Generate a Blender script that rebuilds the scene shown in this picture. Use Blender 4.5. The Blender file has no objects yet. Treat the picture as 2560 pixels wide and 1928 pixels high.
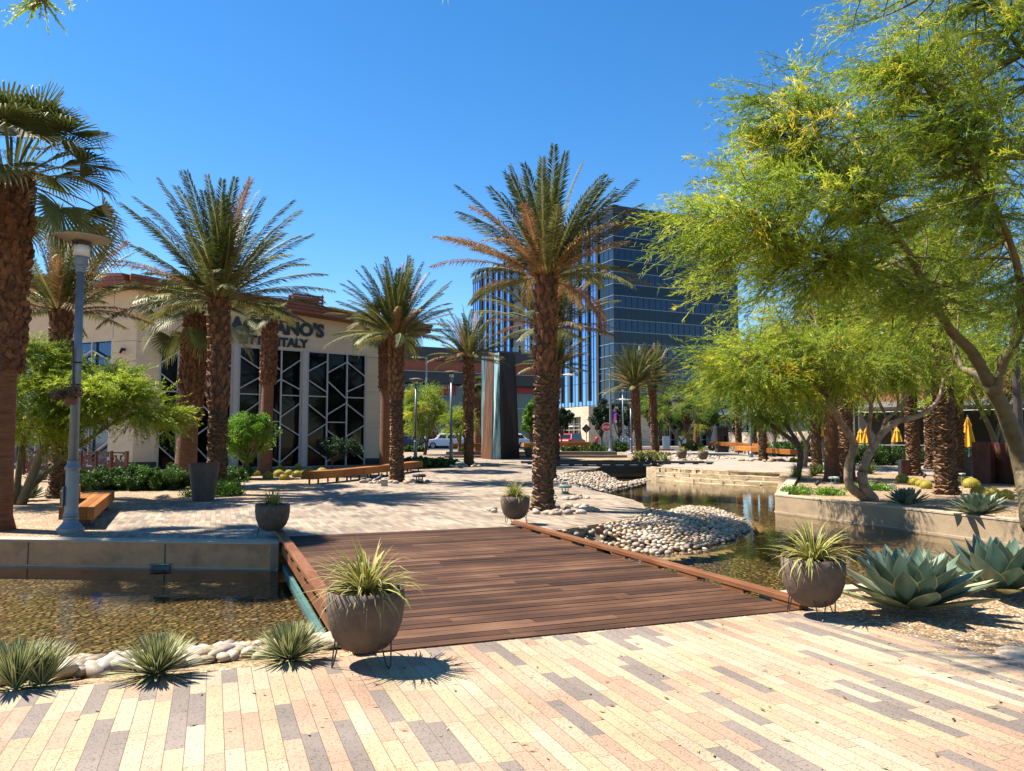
import bpy, math, random
import numpy as np
from mathutils import Vector, Matrix, geometry
R=math.radians; PI=math.pi
random.seed(7)
C=bpy.context.scene.collection
# ---------------------------------------------------------------- camera maths
F=1923.0; HC=1.6; PITCH=math.atan((1098-964)/F)
def ray(px,py):
    xc=(px-1280)/F; yc=(964-py)/F
    return Vector((xc, math.cos(PITCH)-yc*math.sin(PITCH), math.sin(PITCH)+yc*math.cos(PITCH)))
def hz(y): return 0.0 if y<30 else (.5 if y>60 else .5*(y-30)/30)
def G(px,py,z=None):
    d=ray(px,py); zz=0.0 if z is None else z
    for _ in range(40):
        t=(zz-HC)/d.z; y=d.y*t
        if z is not None: break
        zz=zz*.5+hz(y)*.5
    return Vector((d.x*t,d.y*t,zz))
def at(px,py,Y):
    d=ray(px,py); t=Y/d.y
    return Vector((d.x*t,Y,HC+d.z*t))
def onY(px,Y): # ground point at depth Y under pixel column px
    return Vector(((px-1280)/F*Y*math.cos(PITCH)+0, Y, hz(Y)))
# ---------------------------------------------------------------- objects
def tag(o,label=None,cat=None,group=None,kind=None):
    if label: o['label']=label
    if cat: o['category']=cat
    if group: o['group']=group
    if kind: o['kind']=kind
    return o
def thing(name,label,cat,loc=(0,0,0),rz=0,group=None):
    o=bpy.data.objects.new(name,None); C.objects.link(o)
    o.empty_display_size=.2
    o.location=loc; o.rotation_euler=(0,0,rz)
    return tag(o,label,cat,group)
def link(name,me,parent=None,loc=None):
    o=bpy.data.objects.new(name,me); C.objects.link(o)
    if parent: o.parent=parent
    if loc is not None: o.location=loc
    return o
def kids(o): return [c for c in o.children]
def dup(root,loc,rz=0,label=None,group=None,scale=1.0):
    r=root.copy(); C.objects.link(r); r.location=loc; r.rotation_euler=(0,0,rz)
    r.scale=(scale,)*3 if not isinstance(scale,tuple) else scale
    if label: r['label']=label
    if group: r['group']=group
    for ch in kids(root):
        c=ch.copy(); C.objects.link(c); c.parent=r
        for g in kids(ch):
            d=g.copy(); C.objects.link(d); d.parent=c
    return r
class MB:
    def __init__(s): s.v=[]; s.f=[]; s.c=[]
    def add(s,vs,fs,val=0.5):
        b=len(s.v); s.v.extend([tuple(p) for p in vs])
        for f in fs: s.f.append(tuple(b+i for i in f)); s.c.append(val)
        return s
    def box(s,c,size,rz=0,val=.5,M=None):
        x,y,z=[k/2 for k in size]; ca,sa=math.cos(rz),math.sin(rz); vs=[]
        for dz in (-z,z):
            for dx,dy in ((-x,-y),(x,-y),(x,y),(-x,y)):
                p=Vector((c[0]+dx*ca-dy*sa,c[1]+dx*sa+dy*ca,c[2]+dz))
                vs.append(M@p if M else p)
        return s.add(vs,[(0,3,2,1),(4,5,6,7),(0,1,5,4),(1,2,6,5),(2,3,7,6),(3,0,4,7)],val)
    def hexa(s,b,t,val=.5): # 4 bottom pts, 4 top pts
        return s.add(list(b)+list(t),[(0,3,2,1),(4,5,6,7),(0,1,5,4),(1,2,6,5),(2,3,7,6),(3,0,4,7)],val)
    def tube(s,pts,rad,n=8,val=.5,cap=True):
        pts=[Vector(p) for p in pts]; m=len(pts)
        if not isinstance(rad,(list,tuple)): rad=[rad]*m
        rings=[]; ref=None
        for i,p in enumerate(pts):
            d=(pts[min(i+1,m-1)]-pts[max(i-1,0)])
            if d.length<1e-9: d=Vector((0,0,1))
            d.normalize()
            if ref is None:
                ref=Vector((1,0,0)) if abs(d.x)<.9 else Vector((0,1,0))
            a=(ref-d*ref.dot(d)); a.normalize(); b=d.cross(a); ref=a
            rings.append([p+(a*math.cos(2*PI*k/n)+b*math.sin(2*PI*k/n))*rad[i] for k in range(n)])
        vs=[q for r in rings for q in r]; fs=[]
        for i in range(m-1):
            for k in range(n):
                fs.append((i*n+k,i*n+(k+1)%n,(i+1)*n+(k+1)%n,(i+1)*n+k))
        if cap: fs.append(tuple(range(n))[::-1]); fs.append(tuple((m-1)*n+k for k in range(n)))
        return s.add(vs,fs,val)
    def lathe(s,prof,n=24,c=(0,0,0),val=.5,cap=False):
        vs=[];fs=[]
        for r,z in prof:
            for k in range(n):
                a=2*PI*k/n; vs.append((c[0]+r*math.cos(a),c[1]+r*math.sin(a),c[2]+z))
        for i in range(len(prof)-1):
            for k in range(n): fs.append((i*n+k,i*n+(k+1)%n,(i+1)*n+(k+1)%n,(i+1)*n+k))
        if cap: fs.append(tuple((len(prof)-1)*n+k for k in range(n))); fs.append(tuple(range(n))[::-1])
        return s.add(vs,fs,val)
    def poly(s,pts,z=None,val=.5):
        vs=[(p[0],p[1],(p[2] if z is None else z)) for p in pts]
        return s.add(vs,[tuple(range(len(vs)))],val)
    def build(s,name,mat,parent=None,loc=None,smooth=False,bevel=0):
        me=bpy.data.meshes.new(name); me.from_pydata(s.v,[],s.f); me.materials.append(mat)
        a=me.attributes.new('v','FLOAT','FACE'); a.data.foreach_set('value',s.c)
        if smooth: me.polygons.foreach_set('use_smooth',[True]*len(me.polygons))
        me.update()
        o=link(name,me,parent,loc)
        if bevel:
            m=o.modifiers.new('bevel','BEVEL'); m.width=bevel; m.segments=2; m.limit_method='ANGLE'
        return o
def npmesh(name,V,Fc,vals,mat,parent=None,loc=None,smooth=False):
    V=np.asarray(V,dtype=np.float32).reshape(-1,3); Fc=np.asarray(Fc,dtype=np.int32); k=Fc.shape[1]; n=len(Fc)
    me=bpy.data.meshes.new(name); me.vertices.add(len(V)); me.vertices.foreach_set('co',V.ravel())
    me.loops.add(n*k); me.loops.foreach_set('vertex_index',Fc.ravel())
    me.polygons.add(n); me.polygons.foreach_set('loop_start',np.arange(0,n*k,k,dtype=np.int32))
    me.polygons.foreach_set('loop_total',np.full(n,k,dtype=np.int32))
    me.update(calc_edges=True)
    a=me.attributes.new('v','FLOAT','FACE'); a.data.foreach_set('value',np.asarray(vals,dtype=np.float32))
    if smooth: me.polygons.foreach_set('use_smooth',[True]*n)
    me.materials.append(mat); me.validate()
    return link(name,me,parent,loc)
class NP:
    """collects quads in numpy"""
    def __init__(s): s.V=[];s.F=[];s.c=[];s.n=0
    def add(s,V,F,c):
        V=np.asarray(V,float).reshape(-1,3); F=np.asarray(F)
        s.V.append(V); s.F.append(F+s.n); s.c.append(np.broadcast_to(np.asarray(c,float),(len(F),)).copy()); s.n+=len(V)
    def build(s,name,mat,parent=None,loc=None,smooth=False):
        return npmesh(name,np.concatenate(s.V),np.concatenate(s.F),np.concatenate(s.c),mat,parent,loc,smooth)
# ---------------------------------------------------------------- materials
def newmat(name):
    m=bpy.data.materials.new(name); m.use_nodes=True; nt=m.node_tree
    return m,nt,nt.nodes['Principled BSDF']
def N(nt,t,**kw):
    n=nt.nodes.new(t)
    for k,v in kw.items():
        if k.startswith('i_'):
            key=k[2:]; key=int(key) if key.isdigit() else key
            n.inputs[key].default_value=v
        else: setattr(n,k,v)
    return n
def ramp(nt,stops,interp='LINEAR'):
    r=nt.nodes.new('ShaderNodeValToRGB'); r.color_ramp.interpolation=interp; e=r.color_ramp.elements
    while len(e)<len(stops): e.new(.5)
    for i,(p,c) in enumerate(stops): e[i].position=p; e[i].color=(c[0],c[1],c[2],1)
    return r
def coord(nt,scale=(1,1,1),rot=0,obj=True):
    tc=N(nt,'ShaderNodeTexCoord'); mp=N(nt,'ShaderNodeMapping'); mp.inputs['Scale'].default_value=scale; mp.inputs['Rotation'].default_value=(0,0,rot)
    nt.links.new(tc.outputs['Object'],mp.inputs[0]); return mp.outputs[0]
def mat(name,col,rough=.6,var=0.15,scale=6,bump=0,bscale=40,metal=0,spec=.5,attr=0.0,stretch=(1,1,1),col2=None):
    """base colour broken up by two noises (wear, dirt), optional bump, optional per-face value"""
    m,nt,b=newmat(name); L=nt.links.new
    b.inputs['Roughness'].default_value=rough; b.inputs['Metallic'].default_value=metal
    b.inputs['Specular IOR Level'].default_value=spec
    co=coord(nt,stretch)
    n1=N(nt,'ShaderNodeTexNoise',i_Scale=scale,i_Detail=6.0,i_Roughness=.65); L(co,n1.inputs['Vector'])
    c2=col2 or tuple(c*(1-var*1.6) for c in col); c1=tuple(min(1,c*(1+var)) for c in col)
    rp=ramp(nt,[(.32,c2),(.5,col),(.7,c1)]); L(n1.outputs['Fac'],rp.inputs[0])
    out=rp.outputs[0]
    if attr:
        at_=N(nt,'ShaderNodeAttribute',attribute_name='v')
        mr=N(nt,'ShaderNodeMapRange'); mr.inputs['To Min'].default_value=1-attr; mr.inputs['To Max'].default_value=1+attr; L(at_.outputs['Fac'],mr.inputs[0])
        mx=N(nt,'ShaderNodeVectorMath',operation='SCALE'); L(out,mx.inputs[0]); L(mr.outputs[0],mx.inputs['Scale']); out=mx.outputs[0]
    L(out,b.inputs['Base Color'])
    if bump:
        n2=N(nt,'ShaderNodeTexNoise',i_Scale=bscale,i_Detail=5.0); L(co,n2.inputs['Vector'])
        bp=N(nt,'ShaderNodeBump',i_Strength=bump,i_Distance=.02); L(n2.outputs['Fac'],bp.inputs['Height']); L(bp.outputs[0],b.inputs['Normal'])
    return m
def leafmat(name,stops,trans=.35,rough=.5,nscale=3,spec=.3):
    """leaf colour from the face value plus a slow noise; part of the light passes through"""
    m,nt,b=newmat(name); L=nt.links.new
    at_=N(nt,'ShaderNodeAttribute',attribute_name='v'); rp=ramp(nt,stops)
    L(at_.outputs['Fac'],rp.inputs[0])
    co=coord(nt); n=N(nt,'ShaderNodeTexNoise',i_Scale=nscale,i_Detail=3.0); L(co,n.inputs['Vector'])
    mr=N(nt,'ShaderNodeMapRange'); mr.inputs['From Min'].default_value=.3; mr.inputs['From Max'].default_value=.7; mr.inputs['To Min'].default_value=.75; mr.inputs['To Max'].default_value=1.25; L(n.outputs['Fac'],mr.inputs[0])
    mx=N(nt,'ShaderNodeVectorMath',operation='SCALE'); L(rp.outputs[0],mx.inputs[0]); L(mr.outputs[0],mx.inputs['Scale'])
    L(mx.outputs[0],b.inputs['Base Color']); b.inputs['Roughness'].default_value=rough; b.inputs['Specular IOR Level'].default_value=spec
    if trans:
        tr=N(nt,'ShaderNodeBsdfTranslucent'); L(mx.outputs[0],tr.inputs[0]); ms=N(nt,'ShaderNodeMixShader'); ms.inputs[0].default_value=trans
        L(b.outputs[0],ms.inputs[1]); L(tr.outputs[0],ms.inputs[2]); L(ms.outputs[0],nt.nodes['Material Output'].inputs[0])
    return m
DANG=R(-21.2) # axis of deck and paving, away from camera and to the left
UX=Vector((math.cos(-DANG),math.sin(-DANG),0)); VX=Vector((math.sin(DANG),math.cos(DANG),0))
def paving_mat(name,w,Ln,cols,joint,grime=1.0,ang=None):
    m,nt,b=newmat(name); L=nt.links.new
    geo=N(nt,'ShaderNodeTexCoord')
    def dot(v):
        d=N(nt,'ShaderNodeVectorMath',operation='DOT_PRODUCT'); L(geo.outputs['Object'],d.inputs[0]); d.inputs[1].default_value=v; return d.outputs['Value']
    def ma(op,a,b_=None):
        n=N(nt,'ShaderNodeMath',operation=op)
        for i,x in enumerate((a,b_)):
            if x is None: continue
            if isinstance(x,(int,float)): n.inputs[i].default_value=x
            else: L(x,n.inputs[i])
        return n.outputs[0]
    a=ma('DIVIDE',dot(tuple(UX)),w); l=ma('DIVIDE',dot(tuple(VX)),Ln)
    row=ma('FLOOR',a); wn=N(nt,'ShaderNodeTexWhiteNoise',noise_dimensions='1D'); L(row,wn.inputs['W'])
    l2=ma('ADD',l,ma('ADD',wn.outputs['Value'],ma('MULTIPLY',row,.37))); cell=ma('FLOOR',l2)
    cv=N(nt,'ShaderNodeCombineXYZ'); L(row,cv.inputs[0]); L(cell,cv.inputs[1])
    w2=N(nt,'ShaderNodeTexWhiteNoise',noise_dimensions='2D'); L(cv.outputs[0],w2.inputs['Vector'])
    rp=ramp(nt,cols,'CONSTANT'); L(w2.outputs['Value'],rp.inputs[0])
    # per-stone brightness, speckle, stains
    sc=N(nt,'ShaderNodeSeparateColor'); L(w2.outputs['Color'],sc.inputs[0])
    br=ma('ADD',ma('MULTIPLY',sc.outputs[1],.14),.93)
    co=geo.outputs['Object']
    sp=N(nt,'ShaderNodeTexNoise',i_Scale=95.0,i_Detail=3.0); L(co,sp.inputs['Vector'])
    spr=N(nt,'ShaderNodeMapRange'); spr.inputs['From Min'].default_value=.35; spr.inputs['From Max'].default_value=.44; spr.inputs['To Min'].default_value=.45; spr.inputs['To Max'].default_value=1.0; L(sp.outputs['Fac'],spr.inputs[0])
    st=N(nt,'ShaderNodeTexNoise',i_Scale=.9,i_Detail=5.0); L(co,st.inputs['Vector'])
    str_=N(nt,'ShaderNodeMapRange'); str_.inputs['From Min'].default_value=.35; str_.inputs['From Max'].default_value=.65; str_.inputs['To Min'].default_value=1-.26*grime; str_.inputs['To Max'].default_value=1.05; L(st.outputs['Fac'],str_.inputs[0])
    fac=ma('MULTIPLY',ma('MULTIPLY',br,spr.outputs[0]),str_.outputs[0])
    # joints
    fa=ma('FRACT',a); fl=ma('FRACT',l2)
    ja=ma('MINIMUM',fa,ma('SUBTRACT',1.0,fa)); jl=ma('MINIMUM',fl,ma('SUBTRACT',1.0,fl))
    j=ma('MINIMUM',ma('MULTIPLY',ja,w),ma('MULTIPLY',jl,Ln))
    jm=N(nt,'ShaderNodeMapRange'); jm.inputs['From Min'].default_value=joint*.5; jm.inputs['From Max'].default_value=joint; L(j,jm.inputs[0])
    mx=N(nt,'ShaderNodeVectorMath',operation='SCALE'); L(rp.outputs[0],mx.inputs[0]); L(fac,mx.inputs['Scale'])
    mc=N(nt,'ShaderNodeMix',data_type='RGBA'); mc.inputs[6].default_value=(.13,.09,.06,1); L(jm.outputs[0],mc.inputs[0]); L(mx.outputs[0],mc.inputs[7])
    L(mc.outputs[2],b.inputs['Base Color']); b.inputs['Roughness'].default_value=.8; b.inputs['Specular IOR Level'].default_value=.25
    bh=ma('ADD',ma('MULTIPLY',jm.outputs[0],1.0),ma('ADD',ma('MULTIPLY',sp.outputs['Fac'],.5),ma('MULTIPLY',sc.outputs[2],.35)))
    bp=N(nt,'ShaderNodeBump',i_Strength=.5,i_Distance=.004); L(bh,bp.inputs['Height']); L(bp.outputs[0],b.inputs['Normal'])
    return m
def pebble_mat(name,scale,cols,stretch=(1,1,1),bump=1.0,dist=.03,rough=.5,gap=(.03,.02,.01)):
    m,nt,b=newmat(name); L=nt.links.new
    co=coord(nt,stretch)
    wz=N(nt,'ShaderNodeTexNoise',i_Scale=scale*.6,i_Detail=2.0); L(co,wz.inputs['Vector'])
    ad=N(nt,'ShaderNodeVectorMath',operation='MULTIPLY_ADD'); L(wz.outputs['Color'],ad.inputs[0]); ad.inputs[1].default_value=(.6/scale,)*3; L(co,ad.inputs[2])
    v=N(nt,'ShaderNodeTexVoronoi',i_Scale=scale); L(ad.outputs[0],v.inputs['Vector'])
    e=N(nt,'ShaderNodeTexVoronoi',feature='DISTANCE_TO_EDGE',i_Scale=scale); L(ad.outputs[0],e.inputs['Vector'])
    sc=N(nt,'ShaderNodeSeparateColor'); L(v.outputs['Color'],sc.inputs[0])
    rp=ramp(nt,cols); L(sc.outputs[0],rp.inputs[0])
    er=N(nt,'ShaderNodeMapRange',interpolation_type='SMOOTHSTEP'); er.inputs['From Max'].default_value=.16; L(e.outputs['Distance'],er.inputs[0])
    mc=N(nt,'ShaderNodeMix',data_type='RGBA'); mc.inputs[6].default_value=(*gap,1); L(er.outputs[0],mc.inputs[0]); L(rp.outputs[0],mc.inputs[7])
    L(mc.outputs[2],b.inputs['Base Color']); b.inputs['Roughness'].default_value=rough
    e2=N(nt,'ShaderNodeMapRange',interpolation_type='SMOOTHERSTEP'); e2.inputs['From Max'].default_value=.4; L(e.outputs['Distance'],e2.inputs[0])
    bp=N(nt,'ShaderNodeBump',i_Strength=bump,i_Distance=dist); L(e2.outputs[0],bp.inputs['Height']); L(bp.outputs[0],b.inputs['Normal'])
    return m
PEACH=(.40,.262,.175); MAUVE=(.225,.182,.15)
M={}
M['pave_near']=paving_mat('paving_near',.0965,.58,[(0,(.42,.34,.225)),(.27,(.41,.32,.195)),(.48,PEACH),(.77,MAUVE),(.96,(.43,.355,.24))],.0024)
M['pave_far']=paving_mat('paving_far',.0965,.45,[(0,(.37,.30,.215)),(.3,(.34,.27,.19)),(.5,(.31,.225,.165)),(.74,(.23,.185,.15)),(.92,(.38,.31,.225))],.003,1.3)
def gravel_mat(name,base,sc=55):
    m,nt,b=newmat(name); L=nt.links.new
    co=coord(nt); v=N(nt,'ShaderNodeTexVoronoi',i_Scale=float(sc)); L(co,v.inputs['Vector'])
    s=N(nt,'ShaderNodeSeparateColor'); L(v.outputs['Color'],s.inputs[0])
    rp=ramp(nt,[(0,tuple(c*.45 for c in base)),(.45,base),(.8,tuple(min(1,c*1.35) for c in base)),(1,(.7,.6,.45))]); L(s.outputs[0],rp.inputs[0])
    n=N(nt,'ShaderNodeTexNoise',i_Scale=1.3,i_Detail=6.0); L(co,n.inputs['Vector'])
    mr=N(nt,'ShaderNodeMapRange'); mr.inputs['From Min'].default_value=.35; mr.inputs['From Max'].default_value=.65; mr.inputs['To Min'].default_value=.7; mr.inputs['To Max'].default_value=1.12; L(n.outputs['Fac'],mr.inputs[0])
    mx=N(nt,'ShaderNodeVectorMath',operation='SCALE'); L(rp.outputs[0],mx.inputs[0]); L(mr.outputs[0],mx.inputs['Scale']); L(mx.outputs[0],b.inputs['Base Color'])
    bp=N(nt,'ShaderNodeBump',i_Strength=1.0,i_Distance=.012); bp.invert=True; L(v.outputs['Distance'],bp.inputs['Height']); L(bp.outputs[0],b.inputs['Normal'])
    b.inputs['Roughness'].default_value=.9
    return m
M['gravel']=gravel_mat('gravel_tan',(.32,.205,.095))
M['gravel2']=gravel_mat('gravel_rose',(.28,.18,.09),45)
M['bed']=pebble_mat('pond_bed_pebbles',11.0,[(0,(.045,.028,.012)),(.3,(.14,.085,.035)),(.6,(.25,.16,.07)),(.85,(.36,.26,.14)),(1,(.21,.21,.13))],(1,1,1),1.0,.06,.6,(.02,.012,.005))
M['asphalt']=mat('asphalt',(.055,.054,.052),.9,.2,3,.4,90)
M['walk']=mat('walk_concrete',(.30,.25,.195),.85,.12,1.2,.3,60)
M['concrete']=mat('wall_concrete',(.33,.24,.145),.85,.14,2.2,.35,30,stretch=(1,1,1.4))
M['conc_dark']=mat('brown_wall_concrete',(.54,.265,.115),.85,.2,2.6,.5,28,stretch=(1,1,1.3))
M['kerb']=mat('kerb_concrete',(.42,.33,.23),.85,.1,3,.2,40)
M['stone']=mat('travertine',(.52,.43,.31),.8,.18,.9,.4,9,stretch=(1,1,4))
M['ledge']=mat('rough_ledge_stone',(.44,.34,.21),.85,.25,3,.9,7,stretch=(1,1,3))
M['cascade']=mat('cascade_stone',(.17,.125,.08),.55,.3,1.2,.4,8,stretch=(1,1,6))
def water():
    m,nt,b=newmat('pond_water'); L=nt.links.new; nt.nodes.remove(b)
    co=coord(nt); n=N(nt,'ShaderNodeTexNoise',i_Scale=5.0,i_Detail=3.0,i_Roughness=.45); L(co,n.inputs['Vector'])
    bp=N(nt,'ShaderNodeBump',i_Strength=.16,i_Distance=.016); L(n.outputs['Fac'],bp.inputs['Height'])
    gl=N(nt,'ShaderNodeBsdfGlossy'); gl.inputs['Roughness'].default_value=.03; gl.inputs['Color'].default_value=(.95,.97,1,1); L(bp.outputs[0],gl.inputs['Normal'])
    tr=N(nt,'ShaderNodeBsdfTransparent'); tr.inputs[0].default_value=(.87,.82,.64,1)
    fr=N(nt,'ShaderNodeFresnel',i_IOR=1.31); L(bp.outputs[0],fr.inputs['Normal'])
    ms=N(nt,'ShaderNodeMixShader'); L(fr.outputs[0],ms.inputs[0]); L(tr.outputs[0],ms.inputs[1]); L(gl.outputs[0],ms.inputs[2])
    L(ms.outputs[0],nt.nodes['Material Output'].inputs[0]); return m
M['water']=water()
def woodmat(name,stops,rot,sc=(1.0,14,14),rough=.55,attr=.4):
    m,nt,b=newmat(name); L=nt.links.new
    tc=N(nt,'ShaderNodeTexCoord'); mp=N(nt,'ShaderNodeMapping'); mp.vector_type='TEXTURE'; mp.inputs['Rotation'].default_value=(0,0,rot)
    L(tc.outputs['Object'],mp.inputs[0]); m2=N(nt,'ShaderNodeMapping'); m2.inputs['Scale'].default_value=sc; L(mp.outputs[0],m2.inputs[0])
    n=N(nt,'ShaderNodeTexNoise',i_Scale=2.2,i_Detail=8.0,i_Roughness=.7); L(m2.outputs[0],n.inputs['Vector'])
    n3=N(nt,'ShaderNodeTexNoise',i_Scale=1.1,i_Detail=3.0); L(tc.outputs['Object'],n3.inputs['Vector'])
    at_=N(nt,'ShaderNodeAttribute',attribute_name='v')
    def ma(op,a,b_):
        q=N(nt,'ShaderNodeMath',operation=op)
        for i,x in enumerate((a,b_)):
            if isinstance(x,(int,float)): q.inputs[i].default_value=x
            else: L(x,q.inputs[i])
        return q.outputs[0]
    s=ma('ADD',ma('MULTIPLY',n.outputs['Fac'],.75),ma('ADD',ma('MULTIPLY',n3.outputs['Fac'],.55),ma('MULTIPLY',ma('SUBTRACT',at_.outputs['Fac'],.5),attr)))
    s=ma('SUBTRACT',s,.15)
    rp=ramp(nt,stops); L(s,rp.inputs[0]); L(rp.outputs[0],b.inputs['Base Color'])
    b.inputs['Roughness'].default_value=rough; b.inputs['Specular IOR Level'].default_value=.15
    bp=N(nt,'ShaderNodeBump',i_Strength=.35,i_Distance=.006); L(n.outputs['Fac'],bp.inputs['Height']); L(bp.outputs[0],b.inputs['Normal'])
    return m
M['deck']=woodmat('deck_board_wood',[(.22,(.022,.012,.008)),(.42,(.052,.025,.014)),(.58,(.09,.043,.023)),(.82,(.18,.098,.058))],-DANG,(1.1,20,20),.75,.34)
M['beam']=woodmat('kerb_beam_wood',[(.2,(.09,.034,.016)),(.5,(.175,.07,.03)),(.8,(.28,.13,.062))],PI/2-DANG,(1.2,14,14),.5,.2)
M['bench']=woodmat('bench_wood',[(.2,(.17,.06,.015)),(.5,(.30,.11,.024)),(.8,(.45,.19,.05))],0,(1.5,7,9),.6,.4)
M['metal_grey']=mat('lamp_post_paint',(.17,.20,.215),.45,.08,8,.05,60,metal=.3)
M['metal_disc']=mat('lamp_disc_paint',(.30,.27,.22),.5,.08,8,metal=.2)
M['lampglass']=mat('lamp_glass',(.62,.62,.58),.25,.05,8,spec=.6)
M['black']=mat('black_metal',(.012,.012,.012),.45,.2,20)
M['dark']=mat('dark_trim',(.02,.022,.024),.5,.2,6)
M['pot']=mat('brown_pot_clay',(.095,.064,.042),.75,.2,7,.5,22)
M['potgrey']=mat('charcoal_planter',(.045,.04,.033),.6,.25,5,.4,18)
M['soil']=mat('soil',(.06,.04,.025),.95,.3,20,.8,50)
M['plaster']=mat('restaurant_plaster',(.60,.475,.31),.85,.07,.7,.12,12,stretch=(1,1,3))
M['rust']=mat('rust_red_roof_metal',(.17,.045,.022),.5,.14,1.5,.1,10)
M['corten']=mat('corten_steel',(.085,.024,.011),.75,.45,2.5,.4,20,stretch=(1.5,1.5,.5))
M['mullion']=mat('pale_window_frame',(.44,.42,.39),.45,.06,5,metal=.2)
def glass(name,col,spec,rough=.04,metal=0.0):
    m,nt,b=newmat(name); b.inputs['Base Color'].default_value=(*col,1); b.inputs['Roughness'].default_value=rough
    b.inputs['Specular IOR Level'].default_value=spec; b.inputs['Metallic'].default_value=metal
    co=coord(nt); n=N(nt,'ShaderNodeTexNoise',i_Scale=.35,i_Detail=2.0); nt.links.new(co,n.inputs['Vector'])
    bp=N(nt,'ShaderNodeBump',i_Strength=.06,i_Distance=.3); nt.links.new(n.outputs['Fac'],bp.inputs['Height']); nt.links.new(bp.outputs[0],b.inputs['Normal'])
    return m
M['glass_black']=glass('dark_window_glass',(.004,.005,.006),.12)
M['glass_blue']=glass('sky_window_glass',(.02,.06,.14),1.0,.03,.55)
M['tower_win']=glass('tower_window_glass',(.012,.032,.068),.5,.06,.12)
M['tower_span']=glass('tower_spandrel_glass',(.008,.016,.026),.4,.12,.1)
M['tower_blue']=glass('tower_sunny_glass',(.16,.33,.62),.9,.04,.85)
M['white']=mat('white_paint',(.78,.78,.76),.35,.03,5)
# ================================================================ plants
def blades(rng,n,L,W,el,droop,cols=(-1,0,1),fold=.3,prof=None,K=4,r0=.02,vals=(0,1),edge=None,golden=False,z0=0,twist=.25,elpow=1):
    """n curved leaves from one rosette: returns verts, quads, values"""
    i=np.arange(n); az=(i*2.39996+rng.uniform(-.2,.2,n)) if golden else rng.uniform(0,2*PI,n)
    u=(i+.5)/n if golden else rng.uniform(0,1,n)
    e=R(el[0])+(R(el[1])-R(el[0]))*u**elpow+rng.normal(0,.06,n)
    Ls=rng.uniform(L[0],L[1],n)
    if golden: Ls=L[0]+(L[1]-L[0])*(1-u)**.7*rng.uniform(.9,1.1,n)
    dr=rng.uniform(droop[0],droop[1],n)
    t=np.linspace(0,1,K+1)
    ang=e[:,None]-dr[:,None]*t[None,:]**1.6
    dx=np.cos(ang)*Ls[:,None]/K; dz=np.sin(ang)*Ls[:,None]/K
    rr=np.concatenate([np.zeros((n,1)),np.cumsum((dx[:,1:]+dx[:,:-1])/2,1)],1)+r0
    zz=np.concatenate([np.zeros((n,1)),np.cumsum((dz[:,1:]+dz[:,:-1])/2,1)],1)+z0
    side=az[:,None]+rng.normal(0,twist,n)[:,None]*t[None,:]
    ca,sa=np.cos(side),np.sin(side)
    P=np.stack([rr*np.cos(az)[:,None]*1.0,rr*np.sin(az)[:,None],zz],-1)
    P[...,0]+=-np.sin(az)[:,None]*rr*(side-az[:,None])*.3; P[...,1]+=np.cos(az)[:,None]*rr*(side-az[:,None])*.3
    S=np.stack([-sa,ca,np.zeros_like(ca)],-1)
    Nn=np.stack([-np.sin(ang)*ca,-np.sin(ang)*sa,np.cos(ang)],-1)
    pr=np.array([prof(x) for x in t]) if prof else (1-t**2)*.85+.15*(1-t)
    cols=np.array(cols,float); wv=W*pr
    V=P[:,:,None,:]+S[:,:,None,:]*(cols[None,None,:,None]*wv[None,:,None,None])+Nn[:,:,None,:]*(np.abs(cols)[None,None,:,None]*wv[None,:,None,None]*fold)
    c=len(cols); idx=np.arange(n*(K+1)*c).reshape(n,K+1,c)
    Fq=np.stack([idx[:,:-1,:-1],idx[:,:-1,1:],idx[:,1:,1:],idx[:,1:,:-1]],-1).reshape(-1,4)
    vv=rng.uniform(vals[0],vals[1],n)
    vals_=np.repeat(vv,K*(c-1)).reshape(n,K,c-1)
    if edge is not None:
        vals_=vals_.copy(); vals_[:,:,0]=edge; vals_[:,:,-1]=edge
    return V.reshape(-1,3),Fq,vals_.ravel()
M['lf_strap']=leafmat('variegated_strap_leaf',[(0,(.035,.05,.010)),(.35,(.09,.125,.018)),(.6,(.21,.24,.035)),(.85,(.46,.42,.13)),(1,(.16,.06,.028))],.25,.5)
M['lf_agave']=leafmat('blue_agave_leaf',[(0,(.055,.095,.065)),(.5,(.105,.165,.115)),(.85,(.19,.255,.18)),(.95,(.34,.36,.17)),(1,(.20,.10,.05))],.08,.45,6,.5)
M['lf_fili']=leafmat('thread_agave_leaf',[(0,(.055,.085,.012)),(.5,(.11,.15,.025)),(.8,(.19,.21,.05)),(1,(.50,.47,.26))],.15,.55,8,.25)
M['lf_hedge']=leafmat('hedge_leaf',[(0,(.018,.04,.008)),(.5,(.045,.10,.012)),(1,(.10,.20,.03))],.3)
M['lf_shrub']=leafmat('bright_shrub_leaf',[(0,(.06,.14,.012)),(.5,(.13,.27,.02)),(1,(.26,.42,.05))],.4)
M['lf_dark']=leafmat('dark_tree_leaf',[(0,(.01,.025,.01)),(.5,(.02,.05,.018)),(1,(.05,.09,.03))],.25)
M['lf_pv']=leafmat('palo_verde_leaf',[(0,(.13,.20,.02)),(.45,(.27,.36,.03)),(.75,(.42,.46,.05)),(.9,(.66,.56,.05)),(1,(.72,.54,.04))],.5,.45,1.2)
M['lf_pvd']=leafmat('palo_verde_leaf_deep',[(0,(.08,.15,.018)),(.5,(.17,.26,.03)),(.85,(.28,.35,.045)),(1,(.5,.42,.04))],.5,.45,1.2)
M['lf_date']=leafmat('date_palm_leaf',[(0,(.04,.058,.014)),(.35,(.095,.115,.028)),(.6,(.20,.205,.06)),(.75,(.30,.25,.085)),(.9,(.30,.155,.07)),(1,(.19,.09,.045))],.22,.5,2,.3)
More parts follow.
